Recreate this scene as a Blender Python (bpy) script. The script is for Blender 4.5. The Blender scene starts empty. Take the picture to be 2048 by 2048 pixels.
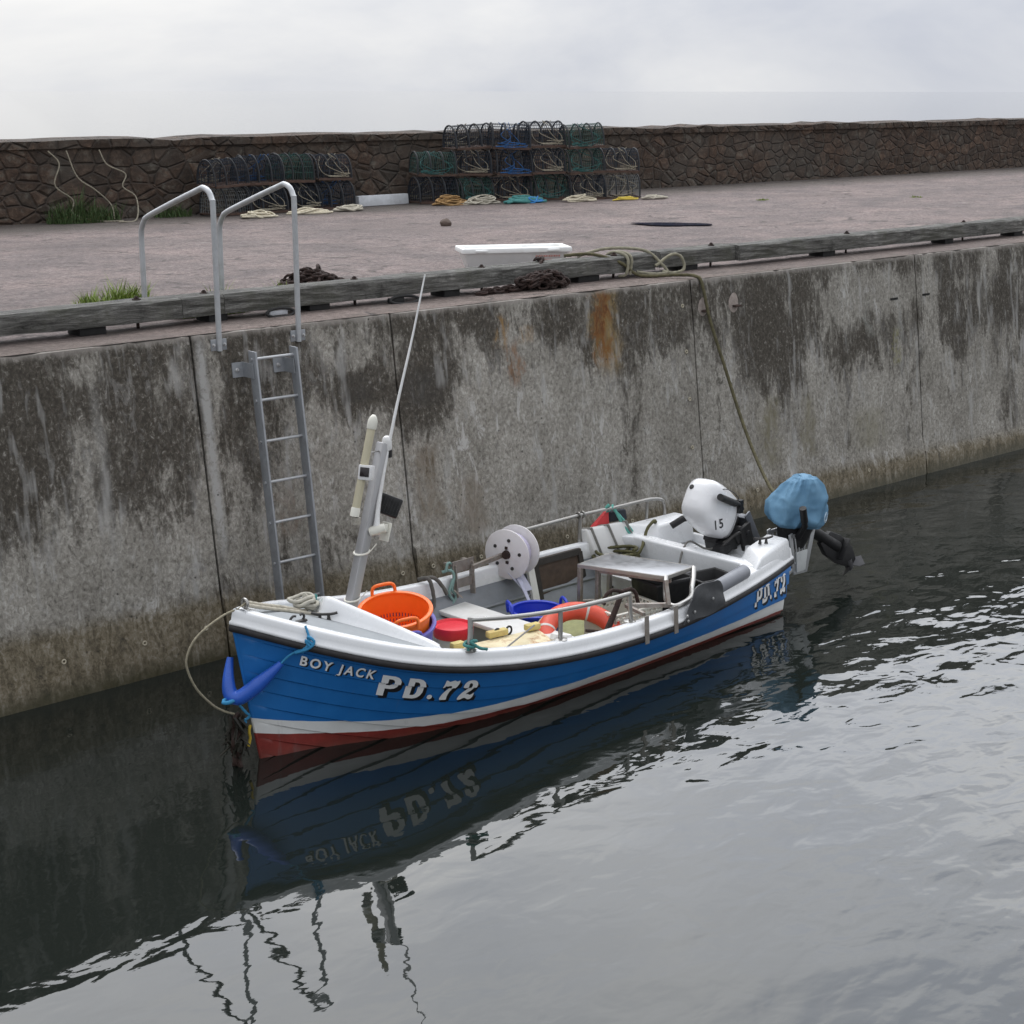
import bpy, bmesh, math, random
from mathutils import Vector, Matrix, noise as mnoise
random.seed(7)
PI = math.pi
scene = bpy.context.scene
COL = scene.collection
QH = 2.4                       # quay height above the water (water is z = 0)
# ------------------------------------------------------------------ hull form
# boat frame: t = metres aft of the stem at the waterline, p = metres to port, z = up
def herm(tab, x):
    n = len(tab)
    if x <= tab[0][0]: return tab[0][1]
    if x >= tab[-1][0]: return tab[-1][1]
    for i in range(n - 1):
        if tab[i][0] <= x <= tab[i + 1][0]:
            x0, y0 = tab[i]; x1, y1 = tab[i + 1]; h = x1 - x0
            m0 = (y1 - tab[i - 1][1]) / (x1 - tab[i - 1][0]) if i > 0 else (y1 - y0) / h
            m1 = (tab[i + 2][1] - y0) / (tab[i + 2][0] - x0) if i < n - 2 else (y1 - y0) / h
            s = (x - x0) / h
            return ((2*s**3 - 3*s*s + 1) * y0 + (s**3 - 2*s*s + s) * h * m0
                    + (-2*s**3 + 3*s*s) * y1 + (s**3 - s*s) * h * m1)
BB = [(0, .012), (.05, .04), (.1, .085), (.2, .185), (.3, .288), (.4, .388), (.5, .48), (.65, .595), (.8, .685), (1.0, .758), (1.2, .803),
      (1.7, .862), (2.2, .895), (2.7, .912), (3.2, .908), (3.7, .868), (4.2, .795), (4.6, .717), (4.8, .67), (5.07, .60)]
WW = [(0, .012), (.1, .05), (.28, .105), (.5, .195), (.73, .31), (1.2, .475), (1.86, .585), (2.6, .615), (3.2, .622),
      (4.2, .622), (4.75, .615), (5.1, .60)]
def zsheer(t):
    return .39 + .0337 * max(0, 3 - t) ** 2.425 + .017 * max(0, t - 3) ** 1.5
def xstem(z):
    return -.178 * z if z > 0 else .6 * (-z) ** 1.2
def xtran(z):
    return 4.77 + .19 * max(z, -.3)
def bdeck(t):
    return herm(BB, t + .17)
def hull_y(t, z):
    zs = zsheer(t)
    tau = max(0, t - xstem(z))
    w = herm(WW, tau)
    if z >= 0:
        v = min(1, z / zs)
        g = v ** (1.25 - .4 * min(1, tau / 1.5))
        b = herm(BB, tau)
        return (1 - g) * w + g * b
    k = max(0, 1 - (z / -.30) ** 2)
    return w * math.sqrt(k)
YAW = math.radians(3.5)
STEM = Vector((.059, -2.109, 0))
BM = Matrix.Translation(STEM) @ Matrix.Rotation(YAW, 4, 'Z')
def B(t, p, z): return Vector((t, -p, z))
def BW(t, p, z): return BM @ B(t, p, z)

# ------------------------------------------------------------------ materials
def nt_new(name):
    m = bpy.data.materials.new(name); m.use_nodes = True
    nt = m.node_tree
    return m, nt, nt.nodes['Principled BSDF']
def N(nt, typ, **kw):
    n = nt.nodes.new(typ)
    ins = kw.pop('ins', {})
    for k, v in kw.items(): setattr(n, k, v)
    for k, v in ins.items(): n.inputs[k].default_value = v
    return n
def L(nt, a, b): nt.links.new(a, b)
def objco(nt, scale=(1, 1, 1), loc=(0, 0, 0), src='Object'):
    tc = N(nt, 'ShaderNodeTexCoord')
    mp = N(nt, 'ShaderNodeMapping'); mp.inputs['Scale'].default_value = scale; mp.inputs['Location'].default_value = loc
    L(nt, tc.outputs[src], mp.inputs['Vector'])
    return mp.outputs['Vector']
def noi(nt, vec, scale, detail=4, rough=.6, dist=0):
    n = N(nt, 'ShaderNodeTexNoise', ins={'Scale': scale, 'Detail': detail, 'Roughness': rough, 'Distortion': dist})
    L(nt, vec, n.inputs['Vector'])
    return n.outputs['Fac']
def ramp(nt, fac, stops, interp='LINEAR'):
    r = N(nt, 'ShaderNodeValToRGB'); cr = r.color_ramp; cr.interpolation = interp
    while len(cr.elements) < len(stops): cr.elements.new(.5)
    for e, (p, c) in zip(cr.elements, stops):
        e.position = p; e.color = (c, c, c, 1) if isinstance(c, (int, float)) else (*c, 1)
    L(nt, fac, r.inputs['Fac'])
    return r.outputs['Color']
def mth(nt, op, a, b=None, c=None, clamp=False):
    n = N(nt, 'ShaderNodeMath', operation=op); n.use_clamp = clamp
    for i, x in enumerate((a, b, c)):
        if x is None: continue
        if isinstance(x, (int, float)): n.inputs[i].default_value = x
        else: L(nt, x, n.inputs[i])
    return n.outputs[0]
def mix(nt, fac, a, b, bt='MIX'):
    n = N(nt, 'ShaderNodeMix', data_type='RGBA', blend_type=bt)
    for idx, x in ((0, fac), (6, a), (7, b)):
        if isinstance(x, (int, float)): n.inputs[idx].default_value = x
        elif isinstance(x, tuple): n.inputs[idx].default_value = (*x, 1)
        else: L(nt, x, n.inputs[idx])
    return n.outputs[2]
def bump(nt, h, strength, dist, bsdf):
    b = N(nt, 'ShaderNodeBump', ins={'Strength': strength, 'Distance': dist})
    L(nt, h, b.inputs['Height']); L(nt, b.outputs['Normal'], bsdf.inputs['Normal'])
MATS = {}
def M(name, col, rough=.5, metal=0, var=.12, vscale=9, bmp=0, bscale=60, dirt=None, dirt_amt=.5, coat=0, stretch=(1, 1, 1)):
    """plain material with a little mottling, optional dirt colour in blotches, optional fine bump"""
    if name in MATS: return MATS[name]
    m, nt, bs = nt_new(name)
    v = objco(nt, stretch)
    n1 = noi(nt, v, vscale, 5, .65)
    lo = tuple(c * (1 - var) for c in col); hi = tuple(min(1, c * (1 + var)) for c in col)
    c = ramp(nt, n1, [(.3, lo), (.7, hi)])
    if dirt:
        n2 = noi(nt, v, vscale * .6, 8, .72, .4)
        f = ramp(nt, n2, [(.5, 0.0), (.72, dirt_amt)])
        c = mix(nt, f, c, dirt)
    L(nt, c, bs.inputs['Base Color'])
    r = ramp(nt, noi(nt, v, vscale * 2.3, 3), [(.3, max(.02, rough - .08)), (.7, min(1, rough + .1))])
    L(nt, r, bs.inputs['Roughness'])
    bs.inputs['Metallic'].default_value = metal
    if coat: bs.inputs['Coat Weight'].default_value = coat
    if bmp: bump(nt, noi(nt, v, bscale, 4, .6), bmp, .01, bs)
    MATS[name] = m
    return m

# ------------------------------------------------------------------ mesh builder
class MB:
    def __init__(s): s.v = []; s.f = []; s.sm = []; s.mi = []
    def add(s, verts, faces, smooth=False, mi=0):
        o = len(s.v); s.v += [Vector(v) for v in verts]
        for f in faces: s.f.append([o + i for i in f]); s.sm.append(smooth); s.mi.append(mi)
        return s
    def box(s, c, size, rot=None, mi=0):
        c = Vector(c); hx, hy, hz = (x / 2 for x in size)
        vs = [Vector((x, y, z)) for z in (-hz, hz) for x, y in ((-hx, -hy), (hx, -hy), (hx, hy), (-hx, hy))]
        if rot is not None: vs = [rot @ v for v in vs]
        return s.add([c + v for v in vs], [(3, 2, 1, 0), (4, 5, 6, 7), (0, 1, 5, 4), (1, 2, 6, 5), (2, 3, 7, 6), (3, 0, 4, 7)], mi=mi)
    def hexa(s, bot, top, mi=0):
        n = len(bot)
        fs = [tuple(range(n - 1, -1, -1)), tuple(range(n, 2 * n))] + [(i, (i + 1) % n, n + (i + 1) % n, n + i) for i in range(n)]
        return s.add(list(bot) + list(top), fs, mi=mi)
    def beam(s, a, b, w, h, up=(0, 0, 1), mi=0):
        a = Vector(a); b = Vector(b); d = (b - a).normalized(); u = Vector(up)
        x = d.cross(u)
        if x.length < 1e-4: x = d.cross(Vector((0, 1, 0)))
        x.normalize(); y = x.cross(d).normalized()
        q = [(-w/2, -h/2), (w/2, -h/2), (w/2, h/2), (-w/2, h/2)]
        return s.hexa([a + x*i + y*j for i, j in q], [b + x*i + y*j for i, j in q], mi)
    def tube(s, pts, r, n=8, closed=False, smooth=True, lay=None, mi=0):
        pts = [Vector(p) for p in pts]; m = len(pts)
        tg = []
        for i in range(m):
            a = pts[(i - 1) % m] if (closed or i) else pts[0]
            b = pts[(i + 1) % m] if (closed or i < m - 1) else pts[-1]
            d = b - a
            tg.append(d.normalized() if d.length > 1e-9 else Vector((0, 0, 1)))
        u = tg[0].orthogonal().normalized()
        vs = []; ln = 0
        for i in range(m):
            if i:
                u = u - tg[i] * u.dot(tg[i])
                u = u.normalized() if u.length > 1e-6 else tg[i].orthogonal().normalized()
                ln += (pts[i] - pts[i - 1]).length
            w = tg[i].cross(u)
            rr = r[i] if isinstance(r, (list, tuple)) else r
            for k in range(n):
                a = 2 * PI * k / n; q = rr
                if lay: q = rr * (.80 + .24 * abs(math.cos(1.5 * (a - ln / lay))))
                vs.append(pts[i] + (u * math.cos(a) + w * math.sin(a)) * q)
        fs = []
        for i in range(m if closed else m - 1):
            j = (i + 1) % m
            for k in range(n):
                k2 = (k + 1) % n
                fs.append((i*n + k, i*n + k2, j*n + k2, j*n + k))
        s.add(vs, fs, smooth, mi)
        if not closed:
            s.add([vs[k] for k in range(n)], [tuple(range(n - 1, -1, -1))], False, mi)
            s.add([vs[(m - 1)*n + k] for k in range(n)], [tuple(range(n))], False, mi)
        return s
    def rope(s, pts, r, closed=False, mi=0):
        pts = spl(pts, .8 * r * 1.6, closed)
        return s.tube(pts, r, 9, closed, True, lay=r * 1.9, mi=mi)
    def lathe(s, prof, c=(0, 0, 0), axis=(0, 0, 1), n=24, smooth=True, mi=0, close=False):
        c = Vector(c); ax = Vector(axis).normalized(); u = ax.orthogonal().normalized(); w = ax.cross(u)
        vs = []
        for r, h in prof:
            for k in range(n):
                a = 2 * PI * k / n
                vs.append(c + ax * h + (u * math.cos(a) + w * math.sin(a)) * r)
        m = len(prof); fs = []
        for i in range(m if close else m - 1):
            j = (i + 1) % m
            for k in range(n):
                k2 = (k + 1) % n
                fs.append((i*n + k, i*n + k2, j*n + k2, j*n + k))
        s.add(vs, fs, smooth, mi)
        if not close:
            if prof[0][0] > 1e-5: s.add(vs[:n], [tuple(range(n - 1, -1, -1))], False, mi)
            if prof[-1][0] > 1e-5: s.add(vs[-n:], [tuple(range(n))], False, mi)
        return s
    def grid(s, rows, smooth=True, mi=0, closed=False):
        m = len(rows); n = len(rows[0])
        vs = [v for r in rows for v in r]; fs = []
        for i in range(m - 1):
            for k in range(n if closed else n - 1):
                k2 = (k + 1) % n
                fs.append((i*n + k, i*n + k2, (i+1)*n + k2, (i+1)*n + k))
        return s.add(vs, fs, smooth, mi)
    def build(s, name, mat, parent=None, origin=None, bevel=0, seg=2, sharp=None):
        me = bpy.data.meshes.new(name)
        o = Vector(origin) if origin is not None else Vector((0, 0, 0))
        me.from_pydata([v - o for v in s.v], [], s.f)
        me.polygons.foreach_set('use_smooth', s.sm)
        me.polygons.foreach_set('material_index', s.mi)
        for mm in (mat if isinstance(mat, (list, tuple)) else [mat]): me.materials.append(mm)
        me.update()
        if bevel:
            bm = bmesh.new(); bm.from_mesh(me)
            bmesh.ops.remove_doubles(bm, verts=bm.verts, dist=1e-5)
            ed = [e for e in bm.edges if len(e.link_faces) == 2 and e.calc_face_angle(0) > .5]
            bmesh.ops.bevel(bm, geom=ed, offset=bevel, segments=seg, profile=.5, affect='EDGES', clamp_overlap=True)
            for f in bm.faces: f.smooth = True
            bm.to_mesh(me); bm.free()
            me.set_sharp_from_angle(angle=math.radians(40))
        elif any(s.sm):
            me.set_sharp_from_angle(angle=math.radians(50 if sharp is None else sharp))
        ob = bpy.data.objects.new(name, me); COL.objects.link(ob)
        if parent is not None: ob.parent = parent
        return ob
def spl(pts, step, closed=False):
    """Catmull-Rom through pts, resampled at about step"""
    P = [Vector(p) for p in pts]; n = len(P); out = []
    for i in range(n if closed else n - 1):
        p1 = P[i]; p2 = P[(i + 1) % n]
        p0 = P[(i - 1) % n] if (closed or i) else p1 * 2 - p2
        p3 = P[(i + 2) % n] if (closed or i < n - 2) else p2 * 2 - p1
        k = max(2, int((p2 - p1).length / step))
        for j in range(k):
            u = j / k
            out.append(.5 * ((2*p1) + (p2 - p0)*u + (2*p0 - 5*p1 + 4*p2 - p3)*u*u + (3*p1 - p0 - 3*p2 + p3)*u**3))
    if not closed: out.append(P[-1])
    return out
def tag(o, label=None, cat=None, group=None, kind=None):
    if label: o['label'] = label
    if cat: o['category'] = cat
    if group: o['group'] = group
    if kind: o['kind'] = kind
    return o
def empty(name, loc=(0, 0, 0), rz=0, label=None, cat=None, group=None):
    o = bpy.data.objects.new(name, None); COL.objects.link(o)
    o.empty_display_size = .1
    o.location = loc; o.rotation_euler = (0, 0, rz)
    return tag(o, label, cat, group)
def copy_tree(o, parent=None):
    c = o.copy(); COL.objects.link(c)
    if parent is not None: c.parent = parent
    for ch in list(o.children): copy_tree(ch, c)
    return c
def bthing(name, t, p, z, label, cat, group=None):
    """a thing standing in the boat: its Empty at boat point (t, p, z); parts built in boat coordinates"""
    e = empty(name, BW(t, p, z), YAW, label, cat, group)
    return e, B(t, p, z)
def jit(s): return random.uniform(-s, s)
# ------------------------------------------------------------------ camera, light, sky
cam = bpy.data.cameras.new('camera'); cam.lens = 36 * 3200 / 2048; cam.sensor_width = 36; cam.clip_end = 9000; cam.clip_start = .1
co = bpy.data.objects.new('camera', cam); COL.objects.link(co)
co.location = (-5.04, -10.327, 4.15)
co.rotation_euler = (PI / 2 - math.atan(845 / 3200), 0, math.radians(48.604 - 90))
scene.camera = co

SUN_EL, SUN_AZ = math.radians(60), math.radians(15)      # azimuth measured clockwise from +Y
w = bpy.data.worlds.new('World'); scene.world = w; w.use_nodes = True
nt = w.node_tree; bg = nt.nodes['Background']
sky = N(nt, 'ShaderNodeTexSky', sky_type='NISHITA'); sky.sun_disc = False
sky.sun_elevation = SUN_EL; sky.sun_rotation = SUN_AZ; sky.air_density = 1.5; sky.dust_density = 4.0
hs = N(nt, 'ShaderNodeHueSaturation', ins={'Saturation': .22, 'Value': 1.0}); L(nt, sky.outputs[0], hs.inputs['Color'])
tc = N(nt, 'ShaderNodeTexCoord')
mp = N(nt, 'ShaderNodeMapping'); mp.inputs['Scale'].default_value = (1, 1, 2.6); L(nt, tc.outputs['Generated'], mp.inputs['Vector'])
cl = noi(nt, mp.outputs['Vector'], 3.2, 6, .55, .3)
cf = ramp(nt, cl, [(.32, (.74, .77, .84)), (.68, (1.12, 1.11, 1.08))])
flat = mix(nt, .72, hs.outputs['Color'], (SKYV := (9.4, 9.5, 9.75)))
glow = N(nt, 'ShaderNodeVectorMath', operation='DOT_PRODUCT'); nv = N(nt, 'ShaderNodeVectorMath', operation='NORMALIZE')
L(nt, tc.outputs['Generated'], nv.inputs[0]); L(nt, nv.outputs[0], glow.inputs[0])
gd = Vector((math.sin(math.radians(40)) * math.cos(math.radians(32)), math.cos(math.radians(40)) * math.cos(math.radians(32)), math.sin(math.radians(32))))
glow.inputs[1].default_value = gd
gl = N(nt, 'ShaderNodeMapRange', interpolation_type='SMOOTHSTEP', ins={1: .50, 2: 1.0, 3: 1.25, 4: 3.6}); L(nt, glow.outputs['Value'], gl.inputs[0])
sz = N(nt, 'ShaderNodeSeparateXYZ'); L(nt, nv.outputs[0], sz.inputs[0])
lo = N(nt, 'ShaderNodeMapRange', interpolation_type='SMOOTHSTEP', ins={1: .13, 2: .38, 3: 0, 4: 1}); L(nt, sz.outputs[2], lo.inputs[0])
gl0 = mth(nt, 'ADD', 1.0, mth(nt, 'MULTIPLY', lo.outputs[0], mth(nt, 'SUBTRACT', gl.outputs[0], 1.0)))
skc = mix(nt, 1.0, flat, cf, 'MULTIPLY')
vm = N(nt, 'ShaderNodeVectorMath', operation='SCALE'); L(nt, skc, vm.inputs[0]); L(nt, gl0, vm.inputs['Scale'])
L(nt, vm.outputs[0], bg.inputs['Color'])
bg.inputs['Strength'].default_value = .11
sl = bpy.data.lights.new('sun', 'SUN'); sl.energy = .4; sl.angle = math.radians(25); sl.color = (1, .97, .93)
so = bpy.data.objects.new('sun', sl); COL.objects.link(so)
sd = Vector((math.sin(SUN_AZ) * math.cos(SUN_EL), math.cos(SUN_AZ) * math.cos(SUN_EL), math.sin(SUN_EL)))
so.rotation_euler = sd.to_track_quat('Z', 'Y').to_euler(); so.location = (0, -6, 20)
scene.view_settings.view_transform = 'Standard'; scene.view_settings.look = 'None'
scene.view_settings.exposure = 0; scene.view_settings.gamma = 1

# ------------------------------------------------------------------ setting materials
def wall_mat():
    m, nt, bs = nt_new('harbour_concrete')
    tc = N(nt, 'ShaderNodeTexCoord'); P0 = tc.outputs['Object']
    sx = N(nt, 'ShaderNodeSeparateXYZ'); L(nt, P0, sx.inputs[0]); X, Y, Z = sx.outputs
    v1 = objco(nt, (1, 1, .55)); v2 = objco(nt, (1, 1, .09)); v3 = objco(nt, (1, 1, .8)); v4 = objco(nt, (1, 1, .3), (5, 2, 9))
    big = noi(nt, v1, 1.55, 7, .62, .35)
    streak = noi(nt, v2, 9, 6, .65, .2)
    spec = noi(nt, v3, 34, 8, .72, .6)
    flake = noi(nt, v4, 11, 10, .74, .9)
    zt = N(nt, 'ShaderNodeMapRange', ins={1: .3, 2: 2.4, 3: -.24, 4: .10}); L(nt, Z, zt.inputs[0])
    d = mth(nt, 'MULTIPLY', mth(nt, 'SUBTRACT', big, .5), 1.6)
    d = mth(nt, 'ADD', d, mth(nt, 'MULTIPLY', mth(nt, 'SUBTRACT', streak, .5), .42))
    d = mth(nt, 'ADD', d, mth(nt, 'MULTIPLY', mth(nt, 'SUBTRACT', flake, .5), 1.25))
    d = mth(nt, 'ADD', d, zt.outputs[0])
    # the big patches of algae film and of bare concrete, where the wall has them: (x, z, rx, rz, amount)
    for x0, z0, rx, rz, am in [(-.25, 1.55, .55, .70, .24), (.55, 1.9, .3, .5, .22), (1.42, 1.75, .36, .62, .34), (2.36, 1.84, .26, .15, .46), (3.02, 1.74, .30, .22, .46), (3.3, 2.3, .5, .14, .22), (4.7, 2.22, .55, .22, .2),
                               (7.35, 1.85, .50, .50, .34), (8.9, 1.55, .7, .28, .22), (6.0, 1.9, .3, .35, .1), (-2, 1.6, .8, .7, .2), (11.5, 1.7, 1.2, .4, .2),
                               (2.2, 2.2, .38, .24, -.34), (1.98, 1.25, .30, .45, -.3), (2.5, 1.1, .4, .4, -.15), (.25, .85, .55, .28, -.22), (4.2, 1.35, .9, .55, -.34), (5.75, 1.2, .55, .7, -.24), (9.2, 2.05, .9, .22, -.3), (6.75, 1.6, .2, .4, -.2), (8.2, .85, 1.4, .32, -.14), (.0, 2.25, .2, .15, -.25)]:
        a = mth(nt, 'POWER', mth(nt, 'DIVIDE', mth(nt, 'SUBTRACT', X, x0), rx), 2.0); b = mth(nt, 'POWER', mth(nt, 'DIVIDE', mth(nt, 'SUBTRACT', Z, z0), rz), 2.0)
        d = mth(nt, 'ADD', d, mth(nt, 'MULTIPLY', mth(nt, 'EXPONENT', mth(nt, 'MULTIPLY', mth(nt, 'ADD', a, b), -1.0)), am))
    film = ramp(nt, mth(nt, 'ADD', d, .5), [(.38, 0.0), (.47, .35), (.53, .72), (.64, .97)])
    base = ramp(nt, spec, [(.31, (.095, .089, .078)), (.42, (.228, .213, .188)), (.54, (.335, .318, .284)), (.68, (.50, .482, .445))])
    cloud = ramp(nt, noi(nt, v1, 3.2, 5, .6, .2), [(.3, (.66, .65, .63)), (.7, (1.12, 1.12, 1.12))])
    base = mix(nt, 1.0, base, cloud, 'MULTIPLY')
    dark = ramp(nt, spec, [(.3, (.024, .020, .015)), (.48, (.052, .044, .034)), (.58, (.090, .079, .063)), (.67, (.27, .255, .23))])
    c = mix(nt, film, base, dark)
    # chalky bare patches
    chm = mth(nt, 'MULTIPLY', ramp(nt, flake, [(.53, 0.0), (.60, .75)]), ramp(nt, noi(nt, v1, 2.4, 4, .6, .3), [(.46, 0.0), (.60, 1.0)]))
    c = mix(nt, mth(nt, 'MULTIPLY', chm, mth(nt, 'SUBTRACT', 1.0, mth(nt, 'MULTIPLY', film, .75))), c, (.53, .52, .50))
    # pale lime runs
    run = ramp(nt, mth(nt, 'MULTIPLY', noi(nt, v2, 15, 3, .5), noi(nt, v4, 3.5, 4, .6)), [(.30, 0.0), (.40, .6)])
    c = mix(nt, run, c, (.37, .365, .35))
    # rust stains of their own shape: (x, half width, z top, z bottom, strength)
    def stain(c, x, hw, z1, z0, amt, col, wob=.16):
        nz = noi(nt, objco(nt, (1, 1, .5), (x * 3, 0, 0)), 7, 8, .72, .5)
        xx = mth(nt, 'ADD', X, mth(nt, 'MULTIPLY', mth(nt, 'SUBTRACT', nz, .5), wob * 4))
        dx = mth(nt, 'DIVIDE', mth(nt, 'ABSOLUTE', mth(nt, 'SUBTRACT', xx, x)), hw)
        fx = N(nt, 'ShaderNodeMapRange', interpolation_type='SMOOTHSTEP', ins={1: 0, 2: 1, 3: 1, 4: 0}); L(nt, dx, fx.inputs[0])
        zm = (z1 + z0) / 2; zh = (z1 - z0) / 2
        dz = mth(nt, 'DIVIDE', mth(nt, 'ABSOLUTE', mth(nt, 'SUBTRACT', Z, zm)), zh)
        fz = N(nt, 'ShaderNodeMapRange', interpolation_type='SMOOTHSTEP', ins={1: .5, 2: 1, 3: 1, 4: 0}); L(nt, dz, fz.inputs[0])
        f = mth(nt, 'MULTIPLY', fx.outputs[0], fz.outputs[0])
        f = mth(nt, 'MULTIPLY', f, ramp(nt, mth(nt, 'ADD', mth(nt, 'MULTIPLY', flake, .6), mth(nt, 'MULTIPLY', spec, .4)), [(.38, .0), (.47, .55), (.56, 1.0)]))
        f = mth(nt, 'MULTIPLY', f, amt, clamp=True)
        return mix(nt, f, c, col)
    c = stain(c, 3.93, .10, 2.32, 1.98, .8, (.30, .17, .05))
    c = stain(c, 4.20, .09, 2.2, 2.0, .5, (.27, .16, .06))
    c = stain(c, 4.02, .10, 2.10, 1.62, .75, (.20, .085, .025))
    c = stain(c, 5.16, .24, 2.6, 1.55, .8, (.27, .18, .06))
    c = stain(c, 5.12, .13, 2.55, 1.66, 1.3, (.19, .08, .018))
    c = stain(c, 5.12, .055, 2.45, 1.95, .9, (.10, .035, .012))
    c = stain(c, 2.98, .20, 1.40, .55, .62, (.115, .075, .035))
    c = stain(c, 3.42, .24, 1.05, .40, .62, (.115, .075, .035))
    c = stain(c, 1.62, .12, 1.25, .75, .45, (.14, .075, .04))
    c = stain(c, 2.35, .28, 2.0, 1.70, .62, (.045, .042, .038), .05)
    c = stain(c, 3.0, .36, 1.98, 1.58, .70, (.045, .042, .038), .05)
    c = stain(c, 9.05, .10, 2.05, 1.55, .6, (.34, .34, .31))
    c = stain(c, 9.60, .08, 2.05, 1.45, .6, (.36, .36, .34))
    c = stain(c, 7.35, .22, 1.25, .35, .75, (.125, .108, .048))
    c = stain(c, 7.95, .14, 1.2, .4, .6, (.125, .108, .048))
    c = stain(c, 9.0, .5, .9, .35, .5, (.15, .135, .07))
    c = stain(c, 9.52, .05, 1.7, 1.2, .7, (.20, .19, .06))
    c = stain(c, .985, .060, 2.6, .6, 1.5, (.36, .355, .34), .010)
    c = stain(c, .10, .07, 2.3, .6, .5, (.33, .325, .31), .03)
    # tide-washed foot: brown, weedy, damp
    zl = mth(nt, 'ADD', mth(nt, 'ADD', Z, mth(nt, 'MULTIPLY', X, .022)), mth(nt, 'MULTIPLY', mth(nt, 'SUBTRACT', flake, .5), .26))
    tf = N(nt, 'ShaderNodeMapRange', interpolation_type='SMOOTHSTEP', ins={1: .40, 2: .56, 3: 1, 4: 0}); L(nt, zl, tf.inputs[0])
    tide = ramp(nt, mth(nt, 'ADD', mth(nt, 'MULTIPLY', flake, .55), mth(nt, 'MULTIPLY', spec, .45)), [(.38, (.026, .020, .011)), (.46, (.090, .070, .036)), (.53, (.165, .135, .085)), (.62, (.27, .245, .195))])
    c = mix(nt, mth(nt, 'MULTIPLY', tf.outputs[0], .86), c, tide)
    wf = N(nt, 'ShaderNodeMapRange', interpolation_type='SMOOTHSTEP', ins={1: .0, 2: .17, 3: 1, 4: 0})
    L(nt, mth(nt, 'ADD', Z, mth(nt, 'MULTIPLY', mth(nt, 'SUBTRACT', flake, .5), .2)), wf.inputs[0])
    c = mix(nt, mth(nt, 'MULTIPLY', wf.outputs[0], .75), c, (.042, .040, .018))
    ef = N(nt, 'ShaderNodeMapRange', interpolation_type='SMOOTHSTEP', ins={1: 2.34, 2: 2.40, 3: 0, 4: 1}); L(nt, mth(nt, 'ADD', Z, mth(nt, 'MULTIPLY', mth(nt, 'SUBTRACT', flake, .5), .16)), ef.inputs[0])
    c = mix(nt, mth(nt, 'MULTIPLY', ef.outputs[0], .65), c, (.36, .33, .30))
    # small dark pits
    vo = N(nt, 'ShaderNodeTexVoronoi', ins={'Scale': 9.0}); L(nt, P0, vo.inputs['Vector'])
    pit = ramp(nt, vo.outputs['Distance'], [(.05, 1.0), (.09, 0.0)])
    pit = mth(nt, 'MULTIPLY', pit, ramp(nt, noi(nt, P0, 5, 2), [(.45, 0.0), (.55, .8)]))
    c = mix(nt, pit, c, (.03, .028, .025))
    L(nt, c, bs.inputs['Base Color'])
    L(nt, ramp(nt, wf.outputs[0], [(0, .9), (1, .45)]), bs.inputs['Roughness'])
    h = mth(nt, 'ADD', mth(nt, 'MULTIPLY', spec, .5), mth(nt, 'SUBTRACT', mth(nt, 'MULTIPLY', flake, .8), pit))
    bump(nt, h, .55, .012, bs)
    return m
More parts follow.
